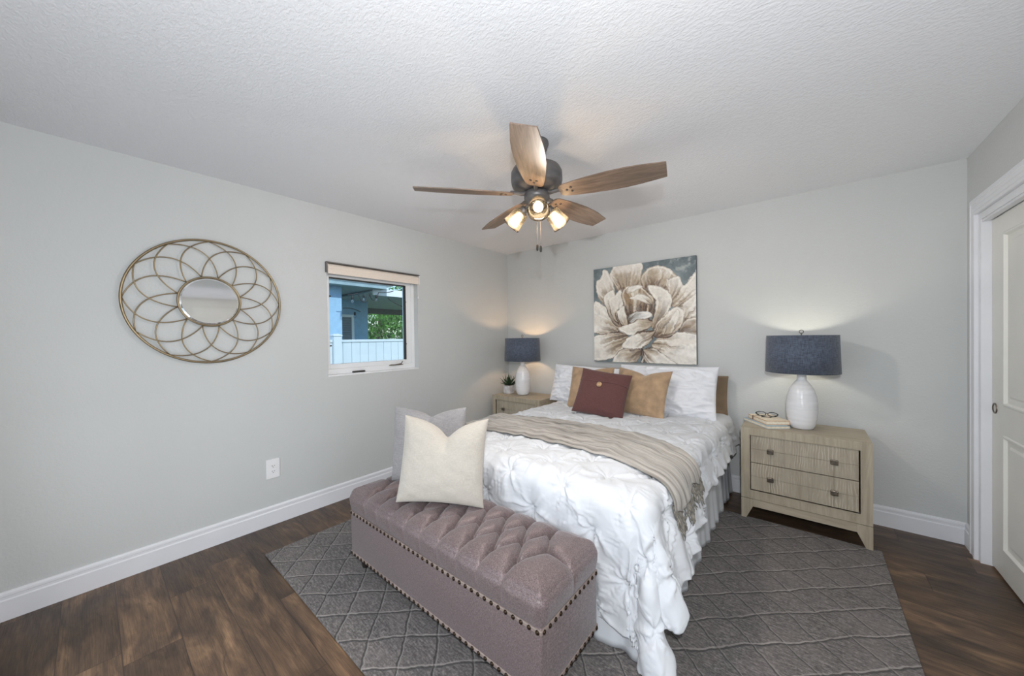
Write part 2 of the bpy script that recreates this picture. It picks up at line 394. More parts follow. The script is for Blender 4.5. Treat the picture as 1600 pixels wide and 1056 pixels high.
# baseboards with a moulded top
prof = [(0, 0), (.015, 0), (.015, .098), (.011, .104), (.011, .116), (.013, .119), (.012, .130), (.006, .138), (0, .139)]
def baseboard(name, p0, p1, nrm):
    bm = bmesh.new(); p0 = Vector(p0); p1 = Vector(p1); nr = Vector(nrm)
    a = [bm.verts.new(p0+nr*d+Vector((0, 0, z))) for d, z in prof]; b = [bm.verts.new(p1+nr*d+Vector((0, 0, z))) for d, z in prof]
    for i in range(len(prof)-1): bm.faces.new((a[i], a[i+1], b[i+1], b[i]))
    bm.faces.new(a); bm.faces.new(b)
    return struct(name, bm, M['trim'])
baseboard('baseboard_left', (0, -RD, 0), (0, 0, 0), (1, 0, 0))
baseboard('baseboard_back', (0, 0, 0), (RW, 0, 0), (0, -1, 0))
baseboard('baseboard_right', (RW, 0, 0), (RW, -.1, 0), (-1, 0, 0))
baseboard('baseboard_front', (0, -RD, 0), (.55, -RD, 0), (0, 1, 0))

# closet: casing, jamb, two sliding panel doors
def casing_bm():
    bm = bmesh.new(); pf = [(0, 0), (0, .012), (.003, .0145), (.014, .015), (.017, .018), (.028, .018), (.031, .015), (.050, .0135), (.056, .016), (.078, .0155), (.083, .019), (.088, .021), (.100, .021), (.103, .019), (.103, 0)]
    cols = []
    for w, th in pf:
        x = RW-th; cols.append([bm.verts.new(p) for p in ((x, -.1-w, 0), (x, -.1-w, 2.140-w), (x, DY0-.105+w, 2.140-w), (x, DY0-.105+w, 0))])
    for a, b in zip(cols, cols[1:]):
        for q in range(3): bm.faces.new((a[q], a[q+1], b[q+1], b[q]))
    for q in (0, 3): bm.faces.new([c[q] for c in cols])
    return bm
d1 = struct('trim_1', casing_bm(), M['trim'])
bm = bmesh.new(); box(bm, RW-.003, RW+.10, -.235, -.2035, 0, DZ+.001); box(bm, RW-.003, RW+.10, DY0+.001, -.2355, 1.998, DZ+.001); box(bm, RW+.002, RW+.03, DY0+.001, -.2355, 1.985, 1.9975)
struct('trim_2', bm, M['trim'])
def door_slab(name, y1, y0, x):
    bm = bmesh.new(); z0, z1 = .012, 1.985; w = y1-y0
    st = .155; pans = [(.155, .79), (.945, 1.885)]
    # stiles and rails
    box(bm, x, x+.035, y1-st, y1, z0, z1, bev=.002); box(bm, x, x+.035, y0, y0+st, z0, z1, bev=.002)
    for a, b in ((z0, pans[0][0]), (pans[0][1], pans[1][0]), (pans[1][1], z1)): box(bm, x, x+.035, y0+st, y1-st, a, b)
    d = struct(name, bm, M['door'])
    for a, b in pans:
        q = bmesh.new(); ya, yb = y0+st, y1-st
        # sloped sticking around a recessed field with a raised centre
        def ring(ins, xx): return [q.verts.new((xx, yy, zz)) for yy, zz in ((ya+ins, a+ins), (yb-ins, a+ins), (yb-ins, b-ins), (ya+ins, b-ins))]
        rs = [ring(0, x), ring(.006, x-.005), ring(.014, x-.005), ring(.022, x+.008), ring(.05, x+.009), ring(.062, x+.003)]
        for r1, r2 in zip(rs, rs[1:]):
            for i in range(4): q.faces.new((r1[i], r1[(i+1) % 4], r2[(i+1) % 4], r2[i]))
        q.faces.new(rs[-1]); obj('door_panel', q, M['door'], d)
    return d
dr = door_slab('door_1', -.237, -1.55, RW+.037)
q = bmesh.new(); mt = Matrix.Rotation(-PI/2, 4, 'Y')
lathe(q, [(.030, -.001), (.030, .004), (.026, .005), (.023, -.001), (.018, -.009), (.001, -.010)], (RW+.037, -.283, .918), 28, mt, cap=False)
obj('door_handle', q, M['pewter'], dr, True)
door_slab('door_2', -1.5, -2.795, RW+.078)

# ------------------------------------------------------------------ left wall window
wx = -.065
wn1 = bpy.data.objects.new('window_1', None); COL.objects.link(wn1); wn1['kind'] = 'structure'; wn1.location = (0, 0, 0)
bm = bmesh.new()
fy0, fy1, fz0, fz1 = WY0, WY1, WZ0, WZ1
box(bm, wx-.06, wx, fy0, fy0+.030, fz0, fz1, bev=.002); box(bm, wx-.06, wx, fy1-.034, fy1, fz0, fz1, bev=.002)
box(bm, wx-.06, wx, fy0+.03, fy1-.034, fz0, fz0+.05, bev=.002); box(bm, wx-.06, wx, fy0+.03, fy1-.034, fz1-.08, fz1, bev=.002)
obj('window_frame', bm, M['vinyl'], wn1)
bm = bmesh.new(); s0, s1, t0, t1 = fy0+.03, fy1-.034, fz0+.05, fz1-.08
g0, g1, h0, h1 = -2.240, -1.512, 1.143, 1.882
box(bm, wx-.05, wx-.008, s0, g0, t0, t1, bev=.003); box(bm, wx-.05, wx-.008, g1, s1, t0, t1, bev=.003)
box(bm, wx-.05, wx-.008, g0, g1, t0, h0, bev=.003); box(bm, wx-.05, wx-.008, g0, g1, h1, t1, bev=.003)
obj('sash', bm, M['vinyl'], wn1)
bm = bmesh.new(); 
box(bm, wx-.03, wx-.006, g1-.004, g1+.012, h0, h1); box(bm, wx-.03, wx-.006, g0, g1, h1-.010, h1+.002)
obj('screen_edge', bm, M['dark'], wn1)
obj('glass_pane', B(wx-.034, wx-.028, g0-.005, g1+.005, h0-.005, h1+.005), M['pane'], wn1)
bm = bmesh.new(); 
for yy in (-2.236, -1.505):
    for zz in (1.30, 1.72): box(bm, wx-.008, wx-.001, yy-.006, yy+.006, zz-.006, zz+.006)
obj('screen_clip', bm, M['dark'], wn1)
bm = bmesh.new(); box(bm, wx-.008, wx+.010, -1.70, -1.55, 1.092, 1.100, bev=.002); tube(bm, [(wx+.006, -1.69, 1.10), (wx+.03, -1.66, 1.100), (wx+.032, -1.585, 1.108), (wx+.02, -1.565, 1.13)], .005, 8)
obj('crank_handle', bm, M['sage'], wn1)
obj('operator_cover', B(wx-.002, wx+.025, -2.06, -1.95, WZ0+.006, WZ0+.020, bev=.003), M['dark'], wn1)
obj('sash_lock', B(wx-.002, wx+.016, WY0+.008, WY0+.022, 1.17, 1.27, bev=.004), M['vinyl'], wn1)
obj('window_sill', B(-.13, .004, WY0, WY1, WZ0-.008, WZ0+.006, bev=.003), M['vinyl'], wn1)
# roller blind in its cassette
bl = thing('roller_blind', 'rolled-up cream roller blind at the top of the small window', 'blind', (.0, -1.849, 1.94))
def RB(*a, **k): return B(*a, **k)
bm = bmesh.new(); box(bm, -.03, .030, -.452, .452, .043, .052, bev=.002); box(bm, -.03, .030, -.452, -.446, -.035, .05); 
obj('head_rail', bm, M['metal_dk'], bl)
bm = bmesh.new(); lathe(bm, [(.036, -.44), (.036, .44)], (-.008, 0, .006), 28, Matrix.Rotation(PI/2, 4, 'X')); obj('fabric_roll', bm, M['shade_cloth'], bl, False)
bm = bmesh.new(); box(bm, .020, .026, -.44, .44, -.034, .006); box(bm, .017, .029, -.44, .44, -.046, -.034, bev=.003); obj('bottom_rail', bm, M['shade_cloth'], bl)
bm = bmesh.new(); box(bm, -.03, .028, .444, .450, -.045, .048, bev=.002); obj('end_bracket', bm, M['vinyl'], bl)
bm = bmesh.new(); tube(bm, [(.012, .437, -.04), (.012, .437, -.13), (.014, .437, -.16)], .0016, 6); lathe(bm, [(.001, -.02), (.006, -.012), (.005, .004), (.001, .01)], (.014, .437, -.17), 10); obj('pull_cord', bm, M['vinyl'], bl)
# added glazed door behind the camera, unseen, around a fill light
bm = bmesh.new()
for a in (.55, 1.42, 2.29): box(bm, a, a+.06, -RD-.12, -RD-.05, 0, 2.12)
for a in (0, 2.06): box(bm, .55, 2.35, -RD-.12, -RD-.05, a, a+.06)
w2 = struct('window_added', bm, M['vinyl'])
obj('glass_pane', B(.58, 2.32, -RD-.09, -RD-.085, .03, 2.1), M['pane'], w2)

# outlet
ot = thing('wall_outlet', 'white square-edged double power outlet low on the left wall', 'outlet', (0, -2.694, .409))
obj('cover_plate', B(0, .006, -.043, .043, -.070, .070, bev=.0025), M['pl_white'], ot)
for zz in (-.02, .02):
    bm = bmesh.new(); box(bm, .004, .0085, -.0165, .0165, zz-.014, zz+.014, bev=.002); r_ = obj('receptacle', bm, M['pl_white'], ot)
    q = bmesh.new(); box(q, .008, .0092, -.008, -.0055, zz-.002, zz+.007); box(q, .008, .0092, .0055, .008, zz-.001, zz+.007); box(q, .008, .0092, -.002, .002, zz-.010, zz-.005); obj('slot', q, M['dark'], r_)
bm = bmesh.new(); lathe(bm, [(.003, 0), (.003, .001), (.001, .0014)], (.0085, 0, 0), 12, Matrix.Rotation(PI/2, 4, 'Y')); obj('screw', bm, M['pl_white'], ot)

# ------------------------------------------------------------------ wall mirror
mr = thing('wall_mirror', 'round wall mirror inside a wide gold wire flower frame', 'mirror', (0, -3.033, 1.612))
R1, R0 = .397, .158
ring = lambda r, x, n=96: [(x, r*math.cos(2*PI*i/n), r*math.sin(2*PI*i/n)) for i in range(n)]
bm = bmesh.new(); tube(bm, ring(R1, .020), .0068, 10, True); obj('outer_ring', bm, M['gold'], mr, True)
bm = bmesh.new(); tube(bm, ring(R0, .022, 64), .0058, 10, True); obj('inner_ring', bm, M['gold'], mr, True)
for k in range(12):
    a0 = 2*PI*(k)/12
    bm = bmesh.new()
    for s in (1, -1):
        # curved petal wire from the inner ring out to the petal tip
        P0 = Vector((0, R0*math.cos(a0+s*.80), R0*math.sin(a0+s*.80))); P3 = Vector((0, (R1-.004)*math.cos(a0), (R1-.004)*math.sin(a0)))
        d0 = Vector((0, math.cos(a0+s*.42), math.sin(a0+s*.42)))
        P1 = P0+d0*.135; tt = a0+s*PI/2
        P2 = P3-Vector((0, math.cos(a0), math.sin(a0)))*.050+Vector((0, math.cos(tt), math.sin(tt)))*.150
        pts = []
        for i in range(17):
            t = i/16; p = P0*(1-t)**3+P1*3*t*(1-t)**2+P2*3*t*t*(1-t)+P3*t**3; pts.append((.018+.003*s, p.y, p.z))
        tube(bm, pts, .0036, 7)
    obj('petal_wire', bm, M['gold'], mr, True)
bm = bmesh.new(); lathe(bm, [(R0-.009, .020), (R0-.004, .016)], (0, 0, 0), 72, Matrix.Rotation(PI/2, 4, 'Y')); lathe(bm, [(R0-.003, .010), (R0-.003, .018), (R0-.016, .022)], (0, 0, 0), 72, Matrix.Rotation(PI/2, 4, 'Y'))
obj('mirror_glass', bm, M['mirror'], mr)

# ------------------------------------------------------------------ rug
rug = obj('area_rug', B(.405, 3.375, -2.86, -.452, .0005, .011, bev=.003), [M['rug']]); tag(rug, 'large dark grey rug with wavering diamond lines under the bed', 'rug')

# ------------------------------------------------------------------ nightstands
def nightstand(x0, label):
    Wd, D0, H = .685, .41, .672
    t = thing('nightstand', label, 'nightstand', (x0+Wd/2, -.07-D0/2, 0), group='pair of oak nightstands')
    w = Wd/2; yf = -D0/2; yb = D0/2
    fr = bmesh.new()
    prism(fr, [(-w, .158), (w, .158), (w-.055, .222), (-w+.055, .222)], yf, yf+.03, 'y')
    prism(fr, [(-w, H), (-w+.055, .62), (w-.055, .62), (w, H)], yf, yf+.03, 'y')
    prism(fr, [(-w, .158), (-w+.055, .222), (-w+.055, .62), (-w, H)], yf, yf+.03, 'y')
    prism(fr, [(w, .158), (w, H), (w-.055, .62), (w-.055, .222)], yf, yf+.03, 'y')
    bmesh.ops.remove_doubles(fr, verts=fr.verts, dist=1e-5)
    es = [e for e in fr.edges if abs(e.verts[0].co.y-yf) < 1e-5 and abs(e.verts[1].co.y-yf) < 1e-5]
    obj('face_frame', fr, M['oakv'], t)
    obj('inner_lip', prism_frame(w-.055, .222, .62, yf-.004, yf+.012), M['oak'], t)
    cs = bmesh.new(); box(cs, -w, -w+.02, yf+.03, yb, .158, H-.02); box(cs, w-.02, w, yf+.03, yb, .158, H-.02); box(cs, -w, w, yb-.01, yb, .158, H-.02); box(cs, -w+.02, w-.02, yf+.03, yb-.01, .158, .18)
    obj('carcass', cs, M['oakv'], t)
    obj('top_panel', B(-w, w, yf+.0305, yb, H-.02, H, bev=.001), M['oak'], t)
    ap = bmesh.new(); box(ap, -w+.004, w-.004, yf+.006, yf+.028, .100, .154); box(ap, -w+.004, -w+.024, yf+.03, yb-.02, .1, .154); box(ap, w-.024, w-.004, yf+.03, yb-.02, .1, .154)
    obj('apron', ap, M['oak'], t)
    for sx in (-1, 1):
        for sy, z0 in ((-1, .0113), (1, 0.)):
            bm = bmesh.new(); xo = sx*w; xi = sx*(w-.072); xb = sx*(w-.030)
            ya, yc = (yf+.001, yf+.055) if sy < 0 else (yb-.055, yb-.001)
            prism(bm, [(xo, z0), (xb, z0), (xi, .104), (xi, .1545), (xo, .1545)], ya, yc, 'y'); obj('leg', bm, M['oakv'], t)
    for k, (za, zb) in enumerate(((.226, .419), (.424, .617))):
        sx = w-.059
        bm = bmesh.new(); zm = (za+zb)/2; yq = yf+.006
        vx = [-sx, -.170, -.164, .162, .168, sx-.003]
        zz = [za, zm-.0025, zm+.0025, zb]
        box(bm, -sx, sx-.003, yq+.004, yq+.02, za, zb)
        for i, (xa, xb_) in enumerate(((-sx, -.1695), (-.1645, .162), (.167, sx-.003))):
            for (a, b) in ((za, zm-.0018), (zm+.0018, zb)): box(bm, xa, xb_, yq, yq+.006, a, b, bev=.0008, seg=1)
        dr_ = obj('drawer', bm, M['oakdr'], t)
        for xk in (-.168, .166):
            q = bmesh.new(); box(q, xk-.019, xk+.019, yq-.022, yq-.008, zm-.016, zm+.016, bev=.003); box(q, xk-.006, xk+.006, yq-.01, yq, zm-.006, zm+.006); obj('knob', q, M['pewter'], dr_)
    return t
def prism_frame(w, z0, z1, y0, y1):
    bm = bmesh.new(); e = .004
    box(bm, -w-e, -w, y0, y1, z0-e, z1+e); box(bm, w, w+e, y0, y1, z0-e, z1+e); box(bm, -w, w, y0, y1, z0-e, z0); box(bm, -w, w, y0, y1, z1, z1+e); return bm
nightstand(2.65, 'pale oak nightstand right of the bed, holding books and glasses')
nightstand(.148, 'pale oak nightstand in the corner left of the bed, holding a small plant')
NT_Z = .672

# ------------------------------------------------------------------ lamps
def lamp(x, y, label, color, power):
    t = thing('table_lamp', label, 'lamp', (x, y, NT_Z), group='pair of white ceramic lamps')
    pr_ = [(.052, 0), (.066, .004), (.078, .03), (.087, .08), (.091, .13), (.090, .18), (.085, .23), (.073, .275), (.055, .31), (.038, .335), (.029, .346), (.027, .352), (.028, .385), (.026, .392), (.001, .392)]
    # smooth the profile and add hand-thrown rings
    P = []
    for (a, b) in zip(pr_, pr_[1:]):
        for q in range(4): s = q/4; P.append((a[0]+(b[0]-a[0])*s, a[1]+(b[1]-a[1])*s))
    P.append(pr_[-1]); P = [(r+(.0008*math.sin(z*330) if .02 < z < .33 else 0), z) for r, z in P]
    bm = bmesh.new(); lathe(bm, P, n=40); obj('base', bm, M['ceramic'], t, True)
    bm = bmesh.new(); lathe(bm, [(.008, .392), (.008, .43), (.016, .432), (.016, .46), (.006, .462)], n=16); obj('socket', bm, M['gold'], t, True)
    bm = bmesh.new(); tube(bm, [(.0, .016, .425), (.0, .06, .47), (.0, .06, .60), (0, 0, .672)], .0018, 6); tube(bm, [(.0, -.016, .425), (.0, -.06, .47), (.0, -.06, .60), (0, 0, .672)], .0018, 6)
    obj('harp', bm, M['gold'], t, True)
    z0, z1, r0, r1 = .402, .668, .213, .205
    bm = bmesh.new(); lathe(bm, [(r0, z0), (r1, z1), (r1-.003, z1), (r0-.003, z0), (r0, z0)], n=64, cap=False)
    bmesh.ops.remove_doubles(bm, verts=bm.verts, dist=1e-5)
    for f in bm.faces:
        f.material_index = 1 if (f.calc_center_median().xy.length < r1-.0012) else 0
    s = obj('lamp_shade', bm, [M['denim'], M['shade_in']], t, False)
    for p in s.data.polygons: p.use_smooth = True
    bm = bmesh.new(); 
    for q in range(3):
        a = 2*PI*q/3+.4; tube(bm, [(0, 0, .660), ((r1-.003)*math.cos(a), (r1-.003)*math.sin(a), .662)], .0018, 6)
    obj('spider', bm, M['gold'], t)
    bm = bmesh.new(); tube(bm, [(0, 0, .66), (0, 0, .682)], .004, 8); tube(bm, [(.012*math.cos(a), 0, .694+.012*math.sin(a)) for a in [2*PI*i/20 for i in range(20)]], .0028, 8, True); obj('finial', bm, M['metal_dk'], t, True)
    bm = bmesh.new(); bmesh.ops.create_uvsphere(bm, u_segments=18, v_segments=12, radius=.030, matrix=Matrix.Translation((0, 0, .50))); obj('bulb', bm, M['bulb'], t, True)
    light('lamp_glow', 'POINT', (0, 0, .55), power, color, .03, parent=t)
    return t
lamp(2.996, -.262, 'white ceramic lamp with slate blue shade beside the books', (1., .95, .78), 3.2)
lamp(.440, -.262, 'white ceramic lamp with slate blue shade beside the potted succulent', (1., .62, .32), 5.)

# ------------------------------------------------------------------ succulent
pl = thing('potted_succulent', 'small spiky green succulent in a square grey pot', 'plant', (.243, -.285, NT_Z)); pl.scale = (1.25, 1.25, 1.25)
bm = bmesh.new(); box(bm, -.038, .038, -.038, .038, 0, .078, bev=.004); obj('pot', bm, M['pot'], pl)
obj('soil', B(-.033, .033, -.033, .033, .0785, .083), M['soil'], pl)
bm = bmesh.new()
for k in range(46):
    a = random.uniform(0, 2*PI); el = random.uniform(.15, 1.35); L = random.uniform(.07, .115); w = random.uniform(.005, .009)
    d = Vector((math.cos(a)*math.cos(el), math.sin(a)*math.cos(el), math.sin(el))); s = Vector((-math.sin(a), math.cos(a), 0)); nrm = d.cross(s)
    b = Vector((math.cos(a)*.012, math.sin(a)*.012, .082)); prev = None
    for i in range(6):
        t = i/5; c = b+d*L*t+Vector((0, 0, .018*t*t))-Vector((0, 0, 1))*.02*t*t*math.cos(el); ww = w*(1-t**2.2)+.0006
        cur = [bm.verts.new(c-s*ww), bm.verts.new(c-nrm*ww*.5), bm.verts.new(c+s*ww), bm.verts.new(c+nrm*ww*.25)]
        if prev:
            for q in range(4): bm.faces.new((prev[q], prev[(q+1) % 4], cur[(q+1) % 4], cur[q]))
        prev = cur
    bm.faces.new(prev)
obj('leaves', bm, M['plant'], pl, True)

# ------------------------------------------------------------------ books and glasses
def book(name, label, c, rz, L, Wd, z0, th, cover, strap=False):
    t = thing(name, label, 'book', (c[0], c[1], z0), rz, group='books under the glasses')
    obj('page_block', B(-L/2+.004, L/2-.004, -Wd/2+.004, Wd/2, .0025, th-.0025), M['page'], t)
    bm = bmesh.new(); box(bm, -L/2, L/2, -Wd/2, Wd/2+.001, 0, .0028, bev=.0008); box(bm, -L/2, L/2, -Wd/2, Wd/2+.001, th-.0028, th, bev=.0008); box(bm, -L/2, L/2, Wd/2, Wd/2+.003, 0, th, bev=.001)
    obj('cover', bm, cover, t)
    return t
bk1 = book('book', 'pale blue covered book, lower of the two by the lamp', (2.783, -.285), math.radians(-52.8), .285, .155, NT_Z, .020, [M['teal']])
bk2 = book('book', 'cream notebook with tan edges and brown strap lying on the blue book', (2.797, -.258), math.radians(-56), .235, .160, NT_Z+.020, .028, [M['kraft']])
obj('top_sheet', B(-.112, .112, -.076, .078, .0283, .0305, bev=.0005), M['page'], bk2)
bm = bmesh.new(); box(bm, -.055, -.047, -.082, -.0805, .0, .0315); box(bm, -.055, -.047, -.082, .083, .0306, .0318); obj('strap', bm, simple('brown_leather_strap', (110, 74, 48), .6), bk2)
gl = thing('eyeglasses', 'black framed reading glasses lying on top of the notebook', 'glasses', (2.790, -.248, NT_Z+.0535), math.radians(0))
bm = bmesh.new()
def lensring(cx, n=28): return [(cx+.030*math.cos(2*PI*i/n), -.002, .0175+.0155*math.sin(2*PI*i/n)*(1+.12*math.cos(2*PI*i/n)**2)) for i in range(n)]
for cx in (-.036, .036): tube(bm, lensring(cx), .0028, 6, True)
tube(bm, [(-.008, -.002, .022), (0, -.003, .025), (.008, -.002, .022)], .0026, 6)
obj('front_frame', bm, M['blacks'], gl, True)
for s in (-1, 1):
    bm = bmesh.new(); tube(bm, [(s*.066, -.002, .024), (s*.069, -.006, .023), (s*.069, -.02, .020), (s*.03, -.045-.006*(s > 0), .006), (s*-.03, -.052-.006*(s > 0), .003)], .0023, 6); obj('temple', bm, M['blacks'], gl, True)
for cx in (-.036, .036):
    bm = bmesh.new(); bm.faces.new([bm.verts.new((p[0], -.002, p[2])) for p in lensring(cx)]); 
    g_ = bmesh.ops.extrude_face_region(bm, geom=list(bm.faces)); bmesh.ops.translate(bm, vec=(0, .001, 0), verts=[v for v in g_['geom'] if isinstance(v, bmesh.types.BMVert)]); obj('lens', bm, M['lens'], gl)

# ------------------------------------------------------------------ painting
def paint():
    N = 300
    ys, xs = np.mgrid[0:N, 0:N]; U = (xs+.5)/N; V = (ys+.5)/N      # V down
    def vnoise(fx, fy, seed, octs=4):
        r = np.random.RandomState(seed); out = np.zeros((N, N)); amp = 1.; tot = 0
        for o_ in range(octs):
            gx = int(fx*2**o_)+2; gy = int(fy*2**o_)+2; g = r.rand(gy+1, gx+1)
            x = U*(gx-1); y = V*(gy-1); x0 = x.astype(int); y0 = y.astype(int); a = x-x0; b = y-y0; a = a*a*(3-2*a); b = b*b*(3-2*b)
            out += amp*(g[y0, x0]*(1-a)*(1-b)+g[y0, x0+1]*a*(1-b)+g[y0+1, x0]*(1-a)*b+g[y0+1, x0+1]*a*b); tot += amp; amp *= .55
        return out/tot
    n1 = vnoise(5, 5, 1); n2 = vnoise(18, 18, 2); n3 = vnoise(60, 60, 3, 2)
    img = np.zeros((N, N, 3)); c0 = np.array([128, 140, 144.]); c1 = np.array([168, 174, 172.]); c2 = np.array([96, 108, 114.])
    k = np.clip((n1-.3)*2.4, 0, 1)[..., None]; img[:] = c2*(1-k)+c0*k; k = np.clip((n2-.58)*6, 0, 1)[..., None]*.7; img = img*(1-k)+c1*k
    def cv(x, y):
        u = (x-142)/803.; top = 205-110*u; bot = 925+30*u; return u, (y-top)/(bot-top)
    wu = (vnoise(9, 9, 5)-.5)*.035; wv = (vnoise(9, 9, 6)-.5)*.035
    UU = U+wu+(n3-.5)*.008; VV = V+wv+(n3-.5)*.008
    def petal(poly, tip, base, cream=(226, 220, 212), tan=(178, 162, 142), brown=(104, 84, 70), mid=.55, streak=.35, edge=.010, seed=0, outline=.9):
        P = np.array([cv(*p) for p in poly]); 
        # closed Catmull-Rom smoothing
        Q = []
        n = len(P)
        for i in range(n):
            p0, p1, p2, p3 = P[i-1], P[i], P[(i+1) % n], P[(i+2) % n]
            for t in np.linspace(0, 1, 8, endpoint=False): Q.append(.5*((2*p1)+(-p0+p2)*t+(2*p0-5*p1+4*p2-p3)*t*t+(-p0+3*p1-3*p2+p3)*t**3))
        Q = np.array(Q); inside = np.zeros((N, N), bool); dist = np.full((N, N), 9.)
        n = len(Q)
        for i in range(n):
            x1, y1 = Q[i]; x2, y2 = Q[(i+1) % n]
            c = ((y1 > VV) != (y2 > VV)) & (UU < (x2-x1)*(VV-y1)/(y2-y1+1e-12)+x1); inside ^= c
            dx, dy = x2-x1, y2-y1; t = np.clip(((UU-x1)*dx+(VV-y1)*dy)/(dx*dx+dy*dy+1e-12), 0, 1)
            dist = np.minimum(dist, np.hypot(UU-x1-t*dx, VV-y1-t*dy))
        tx, ty = cv(*tip); bx, by = cv(*base); L = math.hypot(bx-tx, by-ty)
        s = np.clip(((UU-tx)*(bx-tx)+(VV-ty)*(by-ty))/L**2, -.3, 1.3); per = ((UU-tx)*(by-ty)-(VV-ty)*(bx-tx))/L
        # brush streaks that converge on the base
        sp = 1.35-s; ph = per/np.maximum(sp, .15)
        hs = lambda q: (np.sin(q*127.1+seed*3.3)*43758.5) % 1.0
        def vn(q): f0 = np.floor(q); fr = q-f0; fr = fr*fr*(3-2*fr); return hs(f0)*(1-fr)+hs(f0+1)*fr
        st = (vn(ph*42+3*n2)-.5)*1.3+(vn(ph*95+5*n2+7)-.5)*1.1+(vn(ph*17+50)-.5)*.9
        s2 = s+streak*.62*st*(.45+s)+(n2-.5)*.45+.09
        cr, ta, br = map(lambda c_: np.array(c_, float), (cream, tan, brown))
        a = np.clip((s2-mid+.22)/.32, 0, 1)[..., None]; b = np.clip((s2-mid-.28)/.30, 0, 1)[..., None]
        col = cr*(1-a)+ta*a; col = col*(1-b)+br*b
        wh = np.clip((vn(ph*36+31+4*n1)-.62)*5, 0, 1)*np.clip(1.25-s2*1.15, 0, 1); col = col*(1-wh[..., None]*.65)+np.array([243, 240, 235.])*wh[..., None]*.65
        dl = np.clip((vn(ph*60+77+2*n2)-.74)*7, 0, 1)*np.clip(s*1.5-.35, 0, 1); col = col*(1-dl[..., None]*.75)+np.array([84, 68, 58.])*dl[..., None]*.75
        gl_ = np.clip((n2-.55)*5, 0, 1)[..., None]*.35; col = col*(1-gl_)+np.array([188, 186, 184.])*gl_
        hl = (inside & (dist > edge) & (dist < edge*2.4))[..., None]*np.clip(1-s, 0, 1)[..., None]*.7; col = col*(1-hl)+np.array([240, 236, 228.])*hl
        dk = (inside & (dist < edge*(np.clip(n2*2.6-.75, 0, 2))))[..., None]*outline*np.clip(.35+s[..., None], .3, 1); col = col*(1-dk)+np.array([78, 60, 48.])*dk
        img[inside] = col[inside]
    petal([(310,200),(360,150),(450,140),(560,150),(555,250),(540,360),(400,400),(330,330),(296,260)], (430,150), (450,400), mid=.45, seed=1, outline=.4)
    petal([(545,270),(600,200),(700,175),(800,225),(850,330),(800,460),(640,420),(560,350)], (700,180), (640,430), mid=.30, seed=2, outline=.5)
    petal([(165,310),(205,270),(240,205),(300,260),(340,400),(330,500),(240,480),(170,400)], (200,290), (340,520), mid=.55, seed=3, outline=.3)
    petal([(140,480),(200,465),(290,540),(380,680),(300,715),(130,690)], (150,560), (400,690), mid=.62, seed=4)
    petal([(740,300),(830,255),(865,330),(960,200),(960,440),(860,510),(770,480)], (930,260), (780,490), mid=.72, seed=5, outline=.4)
    petal([(840,500),(960,400),(960,600),(860,620)], (950,430), (850,600), mid=.75, seed=6, outline=.4)
    petal([(130,745),(250,705),(400,700),(450,750),(400,830),(300,900),(130,905)], (150,850), (450,745), mid=.62, seed=7, streak=.5)
    petal([(820,720),(860,600),(945,585),(965,600),(965,700),(880,720)], (950,600), (810,730), (178,162,140), (128,106,86), (90,70,56), .3, seed=8)
    petal([(620,790),(740,715),(900,695),(960,740),(960,925),(850,955),(720,880)], (930,850), (620,780), mid=.70, seed=9, streak=.5, outline=.5)
    petal([(560,830),(650,820),(740,890),(810,950),(600,940),(560,900)], (740,910), (560,820), mid=.7, seed=10)
    petal([(330,880),(400,830),(540,835),(490,935),(330,935)], (360,920), (545,830), mid=.35, seed=11)
    petal([(545,820),(560,830),(565,940),(540,940)], (550,930), (550,820), (70,56,48), (60,48,40), (50,40,34), .2, seed=30)
    petal([(235,420),(300,360),(330,380),(370,560),(420,660),(330,640),(260,520)], (300,370), (400,670), mid=.45, seed=12)
    petal([(600,340),(640,330),(730,360),(790,440),(770,510),(690,620),(630,660),(640,560),(660,460)], (720,370), (640,650), mid=.62, seed=13)
    petal([(640,700),(650,640),(750,545),(820,495),(865,540),(850,640),(760,735),(670,745)], (840,520), (650,720), mid=.42, seed=14, streak=.6)
    petal([(700,700),(760,600),(820,520),(835,560),(790,680),(730,720)], (820,540), (720,720), mid=.75, seed=15, outline=.5)
    petal([(285,440),(340,400),(400,365),(410,470),(345,540),(365,640),(300,560)], (380,380), (350,630), mid=.80, seed=16)
    petal([(395,400),(440,340),(540,330),(640,410),(650,520),(590,610),(450,650),(370,620),(355,540),(400,480)], (480,330), (520,640), (196,184,162), (154,130,104), (84,66,54), .25, streak=.8, seed=17)
    petal([(430,365),(500,320),(560,340),(500,372),(440,395)], (500,322), (440,390), mid=.85, seed=18, outline=.5)
    petal([(455,430),(520,400),(600,405),(640,480),(600,480),(540,445)], (540,402), (630,480), mid=.85, seed=19, outline=.5)
    petal([(355,545),(400,485),(430,540),(445,600),(430,640),(375,625)], (400,500), (430,640), mid=.75, seed=20)
    petal([(435,575),(520,530),(620,540),(625,575),(560,600),(470,620)], (600,545), (450,610), (205,205,205), (170,168,164), (90,80,72), .55, seed=21)
    petal([(365,670),(450,625),(560,588),(640,605),(615,660),(490,715),(420,712)], (400,660), (640,630), mid=.62, seed=22, edge=.012)
    petal([(390,795),(460,730),(550,690),(650,678),(630,745),(545,825),(440,832)], (420,790), (645,690), mid=.70, seed=23, edge=.012)
    dk = np.clip((n2-.62)*8, 0, 1)*np.exp(-(((U-.62)/.10)**2+((V-.80)/.07)**2)); img[:] = img*(1-dk[..., None])+np.array([70, 50, 42.])*dk[..., None]
    img += (n3-.5)[..., None]*22
    return np.clip(img, 0, 255)/255.
PX0, PX1, PZ0, PZ1, PYf = 1.258, 2.262, 1.082, 2.070, -.040
